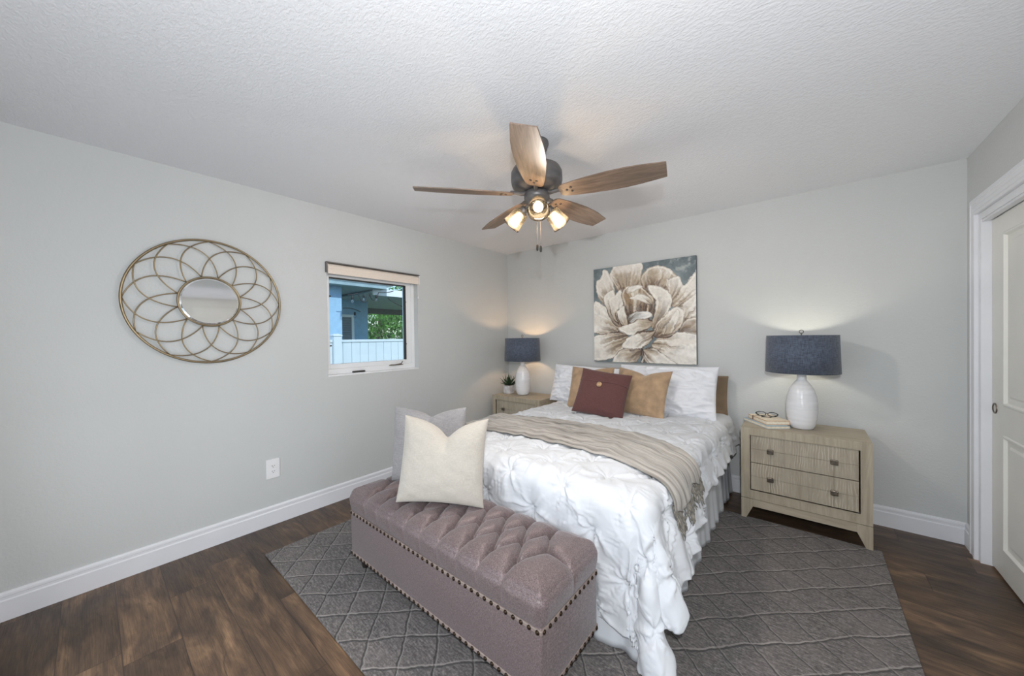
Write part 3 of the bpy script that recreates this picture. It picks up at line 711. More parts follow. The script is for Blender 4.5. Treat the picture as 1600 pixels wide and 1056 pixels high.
pic = thing('canvas_painting', 'square canvas painting of a cream peony on grey, above the bed', 'painting', ((PX0+PX1)/2, 0, (PZ0+PZ1)/2))
N = 300; im = paint(); lin = np.where(im <= .04045, im/12.92, ((im+.055)/1.055)**2.4)
w_, h_ = PX1-PX0, PZ1-PZ0
xs = np.linspace(-w_/2, w_/2, N); zs = np.linspace(h_/2, -h_/2, N)
V_ = np.zeros((N*N, 3)); V_[:, 0] = np.tile(xs, N); V_[:, 2] = np.repeat(zs, N); V_[:, 1] = PYf
ii, jj = np.mgrid[0:N-1, 0:N-1]; a = (ii*N+jj).ravel(); Fc = np.stack([a, a+N, a+N+1, a+1], 1)
me = bpy.data.meshes.new('canvas_face'); me.from_pydata(V_.tolist(), [], Fc.tolist())
at = me.color_attributes.new('paint', 'FLOAT_COLOR', 'POINT'); cc = np.ones((N*N, 4)); cc[:, :3] = lin.reshape(-1, 3); at.data.foreach_set('color', cc.ravel())
me.materials.append(M['canvas']); o = bpy.data.objects.new('canvas_face', me); COL.objects.link(o); o.parent = pic
obj('stretcher', B(-w_/2, w_/2, PYf+.0006, -.001, -h_/2, h_/2), M['canvas_edge'], pic)

# ------------------------------------------------------------------ bed
BX0, BX1, BY0, BY1, BZ = 1.02, 2.505, -2.10, -.05, .615
bed = thing('bed', 'queen bed base with pale pleated skirt under the white comforter', 'bed', ((BX0+BX1)/2, (BY0+BY1)/2, 0))
cx, cy = (BX0+BX1)/2, (BY0+BY1)/2
obj('mattress', B(BX0+.01-cx, BX1-.01-cx, BY0+.01-cy, BY1-cy, .34, BZ-.004, bev=.06, seg=5), M['mattress'], bed, True)
obj('box_spring', B(BX0+.02-cx, BX1-.02-cx, BY0+.02-cy, BY1-cy, .12, .338, bev=.02), M['mattress'], bed)
for x in (BX0+.1, BX1-.16):
    for y in (BY0+.12, BY1-.45): obj('leg', B(x-cx, x+.06-cx, y-cy, y+.06-cy, .0115, .12), M['foot'], bed)
# skirt: right side, foot, left side, with inverted folds
path = []; 
def addp(p, q, n):
    for i in range(n): t = i/n; path.append((p[0]+(q[0]-p[0])*t, p[1]+(q[1]-p[1])*t))
addp((BX1+.0, BY1), (BX1+.0, BY0), 260); addp((BX1, BY0), (BX0, BY0), 190); addp((BX0, BY0), (BX0, BY1), 200); path.append((BX0, BY1))
rows = 14; vv = []; ff = []; s = 0.
P2 = np.array(path); d = np.gradient(P2, axis=0); nrm = np.stack([-d[:, 1], d[:, 0]], 1); nrm /= np.linalg.norm(nrm, axis=1)[:, None]
nrm = -nrm if (nrm[10][0] < 0) else nrm
sl = np.concatenate([[0], np.cumsum(np.linalg.norm(np.diff(P2, axis=0), axis=1))])
for i in range(len(path)):
    for r in range(rows):
        t = r/(rows-1)    # 0 top .. 1 bottom
        f1 = (math.sin(sl[i]*34+1.3*math.sin(sl[i]*9))*.010+math.sin(sl[i]*71+2*math.sin(sl[i]*5))*.004)*(t**.7)+.020*t
        hem = .0135+.004*math.sin(sl[i]*19)
        if i < 262: hem += .0  
        vv.append((path[i][0]+nrm[i][0]*(f1+.002)-cx, path[i][1]+nrm[i][1]*(f1+.002)-cy, .37+(hem-.37)*t))
for i in range(len(path)-1):
    for r in range(rows-1): a = i*rows+r; ff.append((a, a+rows, a+rows+1, a+1))
sk = obj('bed_skirt', (vv, ff), M['skirtc'], bed, True)
md = sk.modifiers.new('t', 'SOLIDIFY'); md.thickness = .002

# comforter: laid over the mattress with hanging sides and a folded corner, pin-tucked in a diamond grid
def comforter():
    SP = .0056; R = .075; ZTc = .662; xc0, xc1, yc0 = 1.045, 2.462, -2.040; yh = -.055
    na = int(2.02/SP); nb = int(2.6/SP)
    tb, ta = np.meshgrid(np.linspace(0, 1, nb), np.linspace(0, 1, na), indexing='ij')
    Y = yh-(yh-yc0+.60)*tb
    ov = .275+.18*np.clip((-1.25-Y)/.85, 0, 1)**1.2
    hemw = .012*np.sin(Y*17+1)+.008*np.sin(Y*39)
    xl, xr = xc0-.26, xc1+ov+hemw; X = xl+(xr-xl)*ta
    Y = Y-np.clip((yc0-Y)/.4, 0, 1)*(.012*np.sin(X*15)+.008*np.sin(X*37))
    R2 = np.stack([X, Y], 2)
    tk = np.array([(1.78+.33*c_+(.165 if r % 2 else 0), -2.100+.165*r) for r in range(-4, 13) for c_ in range(-4, 5)])
    tk = tk[(tk[:, 0] > xl+.03) & (tk[:, 0] < xc1+.50) & (tk[:, 1] > -2.60) & (tk[:, 1] < -.2)]
    ox = np.maximum(X-xc1, 0)-np.maximum(xc0-X, 0); oy = -np.maximum(yc0-Y, 0); r = np.hypot(ox, oy)+1e-9
    dx_, dy_ = ox/r, oy/r
    phi = np.arctan2(-oy, np.abs(ox))            # 0 on the side, pi/2 on the foot face
    win = np.sin(2*phi)**2
    a = np.minimum(r/R, PI/2); h = R*np.sin(a); v = R*(1-np.cos(a)); s_ = np.maximum(r-R*PI/2, 0)
    slope = np.where(ox > 0, .30, .10)*np.cos(phi)**2+.02*np.sin(phi)**2+.05*win
    h = h+s_*slope; v = v+s_*np.sqrt(1-slope**2)
    # corner: gathered into three standing folds that grow downwards
    g_ = np.clip(s_/.45, 0, 1); h = h+win*g_*(.055*np.sin(phi*9.5-.9)+.004*np.sin(phi*21))
    tw = .16*win*np.sin(phi*9.5+.6)*g_; cx_, cy_ = dx_*np.cos(tw)-dy_*np.sin(tw), dx_*np.sin(tw)+dy_*np.cos(tw)
    z = ZTc-v; over = np.maximum(.030-z, 0); h = h+over*.6; z = np.maximum(z, .030+.012*np.sin(X*60+Y*40)*(over > 0))
    G = np.stack([np.clip(X, xc0, xc1)+cx_*h, np.maximum(Y, yc0)+cy_*h, z], 2)
    # gentle crown of the bed and hollows
    G[..., 2] += .010*np.cos((np.clip(X, xc0, xc1)-1.76)*2.0)*(r < .02)
    idx = np.arange(nb*na).reshape(nb, na)
    for _ in range(6): G[1:-1, 1:-1] = G[1:-1, 1:-1]*.4+(G[:-2, 1:-1]+G[2:, 1:-1]+G[1:-1, :-2]+G[1:-1, 2:])*.15
    du = np.gradient(G, axis=1); dv = np.gradient(G, axis=0); nn = np.cross(du, dv); nn /= np.linalg.norm(nn, axis=2)[..., None]+1e-9
    if nn[nb//2, na//2, 2] < 0: nn = -nn
    disp = np.zeros((nb, na)); r1 = np.full((nb, na), 9.)
    wob = np.array([noise.noise(Vector((a_*7, b_*7, 5))) for a_, b_ in R2[::4, ::4].reshape(-1, 2)]).reshape(R2[::4, ::4].shape[:2])
    wob = np.repeat(np.repeat(wob, 4, 0), 4, 1)[:nb, :na]
    for q in range(len(tk)):
        x_, y_ = X-tk[q, 0], Y-tk[q, 1]; m_ = (np.abs(x_) < .26) & (np.abs(y_) < .26); x_, y_ = x_[m_], y_[m_]; r_ = np.hypot(x_, y_)
        r1[m_] = np.minimum(r1[m_], r_)
        th_ = np.arctan2(y_, x_)+.8*wob[m_]; ph = RS.rand(3)*6.28; kk = RS.randint(6, 10)
        star = np.abs(np.cos(.5*kk*th_+ph[0]+.3*np.sin(2*th_+ph[1])))**4.5-.24
        L_ = .070*(1+.5*np.sin(th_*2+ph[2]))
        along = np.exp(-np.abs(x_-.15*y_*math.sin(ph[0]))/.009)*np.exp(-np.abs(y_)/.085)
        disp[m_] += .024*star*np.exp(-r_/L_)*(1-np.exp(-(r_/.020)**2))-.017*np.exp(-(r_/.024)**2)+.009*np.exp(-(r_/.007)**2)-.008*along*(1-np.exp(-r_/.012))
    disp += .015*(1-np.exp(-(r1/.08)**2))
    flat = R2.reshape(-1, 2); nz = np.array([noise.noise(Vector((a_*5.0, b_*4.0, 0))) for a_, b_ in flat]).reshape(nb, na)
    nz2 = np.array([abs(noise.noise(Vector((a_*5+3+.4*b_, b_*6, 2))))**.55 for a_, b_ in flat]).reshape(nb, na)
    disp += .006*nz-.009*(nz2-.42)
    hg = np.clip((X-xc1-.05)/.2, 0, 1)*np.cos(phi)**2; disp += hg*(.012*np.sin(Y*25+2*np.sin(Y*7))+.004*np.sin(Y*61))
    hf = np.clip((yc0-.05-Y)/.30, 0, 1)*np.sin(phi)**2; disp += hf*(.010*np.sin(X*23+2*np.sin(X*6))+.004*np.sin(X*57))
    G = G+nn*disp[..., None]
    low = G[..., 2] < .46; fr = low & (G[..., 0] < 2.37); G[..., 1] = np.where(fr, np.maximum(G[..., 1], -2.150), G[..., 1])
    nsd = (G[..., 1] > -.50); G[..., 0] = np.where(nsd, np.clip(G[..., 0], .862, 2.632), G[..., 0])
    G[..., 1] = np.minimum(G[..., 1], -.02); G[..., 2] = np.maximum(G[..., 2], .021)
    return G, idx, nb, na
G, idx, nb, na = comforter()
f = np.stack([idx[:-1, :-1].ravel(), idx[1:, :-1].ravel(), idx[1:, 1:].ravel(), idx[:-1, 1:].ravel()], 1)
if True:
    # make faces point outward
    p = G.reshape(-1, 3); q = f[(nb//2)*(na-1)+na//2]; nz = np.cross(p[q[1]]-p[q[0]], p[q[3]]-p[q[0]])[2]
    if nz < 0: f = f[:, ::-1]
cf = obj('comforter', (G.reshape(-1, 3).tolist(), f.tolist()), M['cotton'], None, True)
tag(cf, 'white pin-tucked comforter spread over the bed, hanging over its edges', 'comforter')
md = cf.modifiers.new('t', 'SOLIDIFY'); md.thickness = .008; md.offset = -1
bvh = BVHTree.FromPolygons([Vector(v) for v in G.reshape(-1, 3)], [tuple(q) for q in f.tolist()])
def top_z(x, y):
    h = bvh.ray_cast(Vector((x, y, 1.2)), Vector((0, 0, -1))); return h[0].z if h[0] else BZ+.03

# ------------------------------------------------------------------ throw blanket
def throw():
    nq, npp = 190, 90
    tg = np.linspace(0, 1, nq)        # along, right fringe (0) to the left side (1)
    Rr = .085
    xr_, xl_ = 2.44, 1.085; zt = BZ+.02
    HG = .30
    def prof(s, hang):                 # s = arc length from the right hem
        arc = Rr*PI/2; top = xr_-xl_
        if s < hang: return np.array([xr_+Rr+.25*(hang-s), zt-Rr-.96*(hang-s)]), np.array([1, 0.])
        s -= hang
        if s < arc: a = s/Rr; return np.array([xr_+Rr*math.cos(a), zt-Rr+Rr*math.sin(a)]), np.array([math.cos(a), math.sin(a)])
        s -= arc
        if s < top: return np.array([xr_-s, zt]), np.array([0, 1.])
        s -= top
        if s < arc: a = PI/2+s/Rr; return np.array([xl_+Rr*math.cos(a), zt-Rr+Rr*math.sin(a)]), np.array([math.cos(a), math.sin(a)])
        s -= arc; return np.array([xl_-Rr, zt-Rr-s]), np.array([-1, 0.])
    P = np.zeros((nq, npp, 3)); Nn = np.zeros((nq, npp, 3)); off = np.zeros((nq, npp))
    # edge lines (far side, near side) as y over position across the bed
    xk = [0.8, 1.1, 1.6, 2.15, 2.35, 2.46, 2.56]
    far = [-1.30, -1.25, -1.17, -1.17, -1.27, -1.36, -1.44]; near = [-1.82, -1.74, -1.70, -1.72, -1.80, -1.86, -1.90]
    for i, t in enumerate(tg):
        for j in range(npp):
            v = j/(npp-1); s0 = HG+.030-.030*v+.008*math.sin(v*21)
            tot = HG+Rr*PI+(xr_-xl_)+.16
            pp, nv = prof(s0+t*(tot-s0), HG); x = min(max(pp[0], .8), 2.56)
            ya = np.interp(x, xk, far); yb = np.interp(x, xk, near)
            y = ya+(yb-ya)*v
            P[i, j] = (pp[0], y, pp[1]); Nn[i, j] = (nv[0], 0, nv[1])
            s0 = P[i, j]+Nn[i, j]*.30; h = bvh.ray_cast(Vector(s0), Vector(-Nn[i, j]))
            off[i, j] = .30-h[3] if h[0] else 0.
    off = np.clip(off, -.03, .10)
    mx = off.copy()
    for a in range(-2, 3):
        for b in range(-2, 3): mx = np.maximum(mx, np.roll(np.roll(off, a, 0), b, 1)-.001*(abs(a)+abs(b)))
    for _ in range(10): mx = np.maximum(off, (mx+np.roll(mx, 1, 0)+np.roll(mx, -1, 0)+np.roll(mx, 1, 1)+np.roll(mx, -1, 1))/5) if _ < 9 else mx
    mx[0] = mx[1]; mx[-1] = mx[-2]
    vsn = np.linspace(0, 1, npp)
    for i, t in enumerate(tg):
        for j in range(npp):
            v = vsn[j]; w = v+.035*math.sin(t*5+v*3)+.02*math.sin(t*13)
            rid = (1-abs(math.sin(w*15+1.2*math.sin(t*4)))**.5)*-.014+.014+(1-abs(math.sin(w*34+t*6+2))**.45)*-.008+.008+.004*noise.noise(Vector((t*9, v*14, 0)))
            e = min(1, min(v, 1-v)*9); rid = rid*(.25+.75*e)
            q = P[i, j]+Nn[i, j]*(mx[i, j]+.004+.006*min(1, min(v, 1-v)*14)+rid); P[i, j] = q
    strands = []
    for k in range(110):
        v = min(1, max(0, k/109+random.uniform(-.006, .006))); s0 = HG+.032-.030*v+.008*math.sin(v*21); L = random.uniform(.075, .115)+.02*v
        ye = np.interp(2.56, xk, far)*(1-v)+np.interp(2.56, xk, near)*v; y0 = np.interp(2.53, xk, far)*(1-v)+np.interp(2.53, xk, near)*v
        pts = []; dy = random.uniform(-.30, .20)+.10*math.sin(k*.7); ph = random.random()*6
        for i in range(9):
            t = i/8; pp, nv = prof(s0+.012-t*L, HG); p = Vector((pp[0], y0+(dy*t*t+.05*math.sin(t*5+ph))*L, pp[1])); n3 = Vector((nv[0], 0, nv[1]))
            h = bvh.ray_cast(p+n3*.3, -n3); o_ = .3-h[3] if h[0] else 0
            pts.append(p+n3*(o_+.007+random.uniform(0, .007)))
        strands.append(pts)
    return P, Nn, nq, npp, strands
TP, TN, nq, npp, strands = throw()
ti = np.arange(nq*npp).reshape(nq, npp); tf = np.stack([ti[:-1, :-1].ravel(), ti[:-1, 1:].ravel(), ti[1:, 1:].ravel(), ti[1:, :-1].ravel()], 1)
th = obj('throw_blanket', (TP.reshape(-1, 3).tolist(), tf.tolist()), M['throw'], None, True)
uvl = th.data.uv_layers.new(name='UVMap')
for lp in th.data.loops: i, j = divmod(lp.vertex_index, npp); uvl.data[lp.index].uv = (i/nq*1.1, j/npp)
tag(th, 'taupe striped throw with fringed ends laid across the foot half of the bed', 'throw')
md = th.modifiers.new('t', 'SOLIDIFY'); md.thickness = .004; md.offset = 0
bm = bmesh.new()
for q in strands: tube(bm, q, .0036, 5, taper=[1, 1, 1, .95, .9, .9, .85, .8, .45])
fg = obj('fringe', bm, M['fringe'], th, True); fg['kind'] = 'stuff'

# ------------------------------------------------------------------ pillows
def pillow_mesh(w, h, t, n=34, seed=0, wr=.006, wf=7., chop=0., concave=.06, creases=0., sag=0., sharp=2.6):
    vs_ = []; fs = []; ids = {}
    def pt(u, v, s):
        x = w/2*u*(1-concave*(1-v*v)*abs(u)**3); z = h/2*v*(1-concave*(1-u*u)*abs(v)**3)
        b = max(0., (1-abs(u)**sharp)*(1-abs(v)**sharp)); th_ = t/2*b**.55
        ch = chop*math.exp(-abs(u-.08)/.34)*max(0, (v+.45)/1.45)**1.8
        z -= ch*h*.55; th_ *= 1-ch*1.1
        if chop: th_ -= t*.10*math.exp(-((abs(u)-.22*(1-v))/.07)**2)*max(0, v)
        q = noise.noise(Vector((u*wf*.5+seed*7.1, v*wf*.5, s*3.3)))+.6*noise.noise(Vector((u*wf*1.3, v*wf*1.3+seed*3.7, s)))
        q -= creases*((abs(noise.noise(Vector((u*wf*.45+seed, v*wf*.7-seed, 1.7*s))))**.5-.45)*2.4+(abs(noise.noise(Vector((u*wf*1.1+seed, v*wf*.8, 4+1.7*s))))**.5-.45)*1.2)
        rad = math.sin(math.atan2(v, u)*9+seed)*(max(abs(u), abs(v))**3)
        th_ += (wr*q+wr*.5*rad)*min(1, b*4)
        low = max(0, -v)**2*sag
        return Vector((x*(1+low*.25), s*th_, z+h/2+low*.0))
    for s in (-1, 1):
        for i in range(n+1):
            for j in range(n+1):
                border = i in (0, n) or j in (0, n)
                if border and s == 1: continue
                # cosine spacing gives denser edges
                u = math.sin((i/n-.5)*PI)*.35+(2*i/n-1)*.65; v = math.sin((j/n-.5)*PI)*.35+(2*j/n-1)*.65
                ids[(s, i, j)] = len(vs_); vs_.append(pt(u, v, 0 if border else s))
    g = lambda s, i, j: ids[(-1, i, j)] if (i in (0, n) or j in (0, n)) else ids[(s, i, j)]
    for s in (-1, 1):
        for i in range(n):
            for j in range(n):
                q = (g(s, i, j), g(s, i+1, j), g(s, i+1, j+1), g(s, i, j+1)); fs.append(q if s == -1 else q[::-1])
    return vs_, fs
def pillow(name, label, cat, loc, rot, mat, w, h, t, group=None, piping=False, **kw):
    o = obj(name, pillow_mesh(w, h, t, **kw), mat, None, True); o.location = loc; o.rotation_euler = rot; o.rotation_mode = 'XYZ'
    md = o.modifiers.new('s', 'SUBSURF'); md.levels = 1; md.render_levels = 1
    return tag(o, label, cat, group)
rad = math.radians
pillow('sham_pillow', 'brown sham pillow against the wall behind the left white pillow', 'pillow', (1.215, -.075, .625), (rad(-2), 0, 0), M['sham'], .74, .400, .09, 'brown shams at the wall', seed=1, wr=.004, concave=.015)
pillow('sham_pillow', 'brown sham pillow against the wall behind the right white pillow', 'pillow', (2.100, -.075, .615), (rad(-2), 0, 0), M['sham'], .84, .385, .09, 'brown shams at the wall', seed=2, wr=.004, concave=.03)
pillow('bed_pillow', 'rumpled white pillow on the left side of the bed head', 'pillow', (1.285, -.340, .655), (rad(-18), rad(1.5), rad(2)), M['pcotton'], .82, .405, .18, 'white sleeping pillows', seed=3, wr=.009, wf=7, concave=.035, creases=1.5, n=64)
pillow('bed_pillow', 'rumpled white pillow on the right side, nearest the nightstand with books', 'pillow', (2.050, -.355, .650), (rad(-17), rad(-1), rad(-3)), M['pcotton'], .86, .450, .19, 'white sleeping pillows', seed=4, wr=.010, wf=7, concave=.035, creases=1.5, n=64)
pillow('velvet_cushion', 'tan velvet cushion half hidden behind the left of the burgundy one', 'cushion', (1.440, -.555, .668), (rad(-22), rad(-1), rad(4)), M['tanv'], .44, .42, .12, 'tan velvet cushions', seed=5, wr=.005, chop=.12, concave=.05)
pillow('velvet_cushion', 'tan velvet cushion right of the burgundy one, leaning on the white pillow', 'cushion', (1.905, -.590, .666), (rad(-22), rad(1), rad(-8)), M['tanv'], .50, .43, .13, 'tan velvet cushions', seed=6, wr=.006, chop=.22, concave=.08, creases=.5)
bg = pillow('button_cushion', 'burgundy cushion with a round wooden button, front of the bed pillows', 'cushion', (1.660, -.825, .676), (rad(-29), rad(7), rad(10)), M['burg'], .445, .42, .13, None, seed=8, wr=.004, concave=.05)
bm = bmesh.new(); lathe(bm, [(.001, .006), (.007, .006), (.010, .010), (.018, .012), (.023, .008), (.023, .0)], (0, 0, 0), 24, Matrix.Rotation(PI/2, 4, 'X')); obj('button', bm, M['coco'], bg, True, Matrix.Translation((-.02, -.068, .262)))
bm = bmesh.new(); vvv = []
tube(bm, [(u*.215, -.065*((1-abs(u)**2.6)*(1-.36**2.6))**.55-.0015, .215+.36*.215+.004*math.sin(u*4)) for u in np.linspace(-.97, .97, 40)], .0028, 6); obj('flap_seam', bm, M['burg'], bg, True)

# ------------------------------------------------------------------ storage bench
bx0, bx1, by0, by1 = .958, 2.330, -2.582, -2.160
bn = thing('storage_bench', 'mauve tufted storage bench with bronze nailheads at the bed foot', 'bench', ((bx0+bx1)/2, (by0+by1)/2, .011))
bw, bd = (bx1-bx0)/2, (by1-by0)/2
ZB, ZL, ZT = .080, .347, .445       # base bottom, lid bottom, lid shoulder (above the rug)
obj('base', B(-bw+.004, bw-.004, -bd+.004, bd-.004, ZB, ZL-.004, bev=.010, seg=3), M['bench'], bn, True)
bm = bmesh.new()
for zz in (ZB+.006, ZL-.026): 
    box(bm, -bw+.001, bw-.001, -bd+.001, bd-.001, zz, zz+.018, bev=.004)
obj('nail_band', bm, simple('bench_band', (150, 134, 126), .5, .2, var=.1), bn)
for sx in (-1, 1):
    for sy in (-1, 1):
        bm = bmesh.new(); lathe(bm, [(.016, 0), (.020, .01), (.026, .05), (.030, ZB+.004)], (sx*(bw-.06), sy*(bd-.06), 0), 20); obj('foot', bm, M['foot'], bn, True)
# tufted lid
def lid():
    r = .032; H = ZT-ZL; NX, NY, NZ = 440, 150, 30
    but = [(.504-.126*k, -.118) for k in range(9)]+[(.567-.126*k, 0.) for k in range(10)]+[(.504-.126*k, .118) for k in range(9)]
    segs = []
    for k in range(9):
        x = .504-.126*k
        for s in (-1, 1):
            segs.append(((x, s*.118), (x+.063, 0))); segs.append(((x, s*.118), (x-.063, 0))); segs.append(((x, s*.118), (x, s*.35)))
    segs.append(((.567, 0), (.9, 0))); segs.append(((-.567, 0), (-.9, 0)))
    S = np.array(segs)
    vs_ = []; fs = []
    def add(Pn, shape):
        base = len(vs_); vs_.extend(Pn.reshape(-1, 3).tolist()); a, b = shape; ix = np.arange(a*b).reshape(a, b)+base
        fs.extend(np.stack([ix[:-1, :-1].ravel(), ix[1:, :-1].ravel(), ix[1:, 1:].ravel(), ix[:-1, 1:].ravel()], 1).tolist())
    X = np.linspace(-bw, bw, NX); Y = np.linspace(-bd, bd, NY); Z = np.linspace(ZL, ZT, NZ)
    gx, gy = np.meshgrid(X, Y, indexing='ij'); add(np.stack([gx, gy, np.full_like(gx, ZT)], 2), (NX, NY))
    for yy in (-bd, bd): a, b = np.meshgrid(X, Z, indexing='ij'); add(np.stack([a, np.full_like(a, yy), b], 2), (NX, NZ))
    for xx in (-bw, bw): a, b = np.meshgrid(Y, Z, indexing='ij'); add(np.stack([np.full_like(a, xx), a, b], 2), (NY, NZ))
    a, b = np.meshgrid(X[::6], Y[::6], indexing='ij'); 
    add(np.stack([gx, gy, np.full_like(gx, ZL)], 2), (NX, NY))
    P = np.array(vs_)
    c = P.copy(); h = np.array([bw-r, bd-r]); c[:, 0] = np.clip(P[:, 0], -h[0], h[0]); c[:, 1] = np.clip(P[:, 1], -h[1], h[1]); c[:, 2] = np.minimum(P[:, 2], ZT-r)
    D = P-c; L = np.linalg.norm(D, axis=1); ok = L > 1e-6; Nn = np.zeros_like(P); Nn[ok] = D[ok]/L[ok, None]
    bot = P[:, 2] <= ZL+1e-6
    # keep the vertical corner radius small, the top edge radius large
    Pn = c+Nn*r; flat = ok
    Q = np.where(flat[:, None], Pn, P)
    # pleats: distance in plan for the top; on the sides extend pleats straight down
    px = np.clip(P[:, 0], -bw, bw); py = np.clip(P[:, 1], -bd, bd)
    d = np.full(len(P), 9.)
    for (x1, y1), (x2, y2) in S:
        dx, dy = x2-x1, y2-y1; t = np.clip(((px-x1)*dx+(py-y1)*dy)/(dx*dx+dy*dy), 0, 1); d = np.minimum(d, np.hypot(px-x1-t*dx, py-y1-t*dy))
    db = np.full(len(P), 9.)
    for x, y in but: db = np.minimum(db, np.hypot(px-x, py-y))
    isd = P[:, 2] < ZT-1e-6
    fall = np.clip((Q[:, 2]-ZL)/(ZT-ZL), 0, 1)
    up_ = .030*(1-np.exp(-d/.016))-.030*np.exp(-(db/.018)**2)-.0055*np.exp(-(d/.0036)**2)
    edge = np.minimum(bw-np.abs(px), bd-np.abs(py)); puff = np.where(isd, .35*fall, .35+.65*np.clip(edge/.06, 0, 1))
    amt = up_*puff+np.where(isd, .004*np.sin(fall*PI), 0)
    dome = np.where(isd, 0, .014*np.clip(edge/.10, 0, 1))
    Nn[~ok] = (0, 0, 1); Q = Q+Nn*amt[:, None]; Q[:, 2] += dome
    Q[bot & ~((np.abs(P[:, 0]) > bw-1e-6) | (np.abs(P[:, 1]) > bd-1e-6)), 2] = ZL
    Q[bot, 2] = ZL
    inner = bot & (np.abs(P[:, 0]) < bw-1e-6) & (np.abs(P[:, 1]) < bd-1e-6)
    Q[inner, 0] = np.clip(P[inner, 0], -bw+.01, bw-.01); Q[inner, 1] = np.clip(P[inner, 1], -bd+.01, bd-.01)
    bm = bmesh.new(); bv = [bm.verts.new(q) for q in Q]; bm.verts.index_update()
    for q in fs:
        try: bm.faces.new([bv[i] for i in q])
        except ValueError: pass
    bmesh.ops.remove_doubles(bm, verts=bm.verts, dist=.0003)
    return bm, but, Q
lb, buttons, LQ = lid()
ld = obj('cushioned_lid', lb, M['bench'], bn, True)
for x, y in buttons:
    bm = bmesh.new(); zc = ZT-.010; bmesh.ops.create_uvsphere(bm, u_segments=12, v_segments=8, radius=.009, matrix=Matrix.Translation((x, y, zc)) @ Matrix.Diagonal((1, 1, .5, 1)))
    obj('tuft_button', bm, M['bench'], ld, True)
# nailheads
nb0 = bmesh.new(); lathe(nb0, [(.0085, 0), (.0075, .003), (.004, .0052), (.0003, .006)], (0, 0, 0), 14); nail_me = None
def nail(x, y, z, rz):
    global nail_me
    if nail_me is None:
        o = obj('nail_head', nb0, M['nail'], bn, True); nail_me = o
    else:
        o = nail_me.copy(); COL.objects.link(o)
    o.parent = bn; o.matrix_local = Matrix.Translation((x, y, z)) @ Matrix.Rotation(rz, 4, 'Z') @ Matrix.Rotation(PI/2, 4, 'X')
for zz in (ZB+.015, ZL-.017):
    for k in range(38): nail(-bw+.018+k*(2*bw-.036)/37, -bd+.0008, zz, 0)
    for k in range(12): nail(bw-.0008, -bd+.018+k*(2*bd-.036)/11, zz, PI/2)

pillow('bench_cushion', 'grey cushion behind the ivory one on the tufted bench', 'cushion', (1.275, -2.265, .482), (rad(-9), rad(-2), rad(24)), M['greyv'], .50, .46, .15, 'cushions on the bench', seed=9, wr=.005, chop=.22, concave=.06)
pillow('bench_cushion', 'ivory linen cushion standing in front on the tufted bench', 'cushion', (1.570, -2.410, .490), (rad(-14), rad(1.5), rad(33)), M['ivory'], .475, .46, .17, 'cushions on the bench', seed=10, wr=.004, chop=.42, concave=.075, creases=.5)

# ------------------------------------------------------------------ ceiling fan
FX, FY, FZ = 1.866, -1.929, 2.145
fan = thing('ceiling_fan', 'five bladed ceiling fan with three lit glass shades', 'ceiling fan', (FX, FY, RH))
z_ = lambda z: z-RH
bm = bmesh.new(); lathe(bm, [(.068, 0), (.070, -.012), (.066, -.022), (.064, -.026), (.060, -.040), (.040, -.075), (.022, -.088)], n=40); obj('canopy', bm, M['metal_dk'], fan, True)
bm = bmesh.new(); lathe(bm, [(.013, -.08), (.013, -.16)], n=20); obj('downrod', bm, M['metal_dk'], fan, True)
bm = bmesh.new(); lathe(bm, [(.03, z_(2.305)), (.10, z_(2.300)), (.132, z_(2.288)), (.142, z_(2.268)), (.143, z_(2.232)), (.139, z_(2.228)), (.143, z_(2.223)), (.139, z_(2.218)), (.141, z_(2.212)), (.136, z_(2.196)), (.120, z_(2.182)), (.085, z_(2.172)), (.06, z_(2.165))], n=56); obj('motor_housing', bm, M['metal_dk'], fan, True)
bm = bmesh.new(); lathe(bm, [(.058, z_(2.166)), (.070, z_(2.158)), (.072, z_(2.128)), (.068, z_(2.124)), (.060, z_(2.110)), (.048, z_(2.085)), (.030, z_(2.066)), (.012, z_(2.060))], n=40); obj('switch_housing', bm, M['metal_dk'], fan, True)
blade_bm = None
def blade_mesh():
    prof_ = [(.135, .030), (.142, .040), (.16, .048), (.22, .058), (.30, .068), (.40, .075), (.48, .075), (.55, .070), (.62, .060), (.655, .0555)]
    bm = bmesh.new(); top = []; bo = []
    outline = [(x, w) for x, w in prof_]+[(.668, .030), (.668, -.030)][:0]+[(.668, .045 if False else .053)]+[(.668, -.053)]+[(x, -w) for x, w in reversed(prof_)]
    for x, y in outline: top.append(bm.verts.new((x, y, .003))); bo.append(bm.verts.new((x, y, -.003)))
    bm.faces.new(top); bm.faces.new(bo[::-1]); n = len(top)
    for i in range(n): bm.faces.new((top[i], top[(i+1) % n], bo[(i+1) % n], bo[i]))
    return bm
first = None
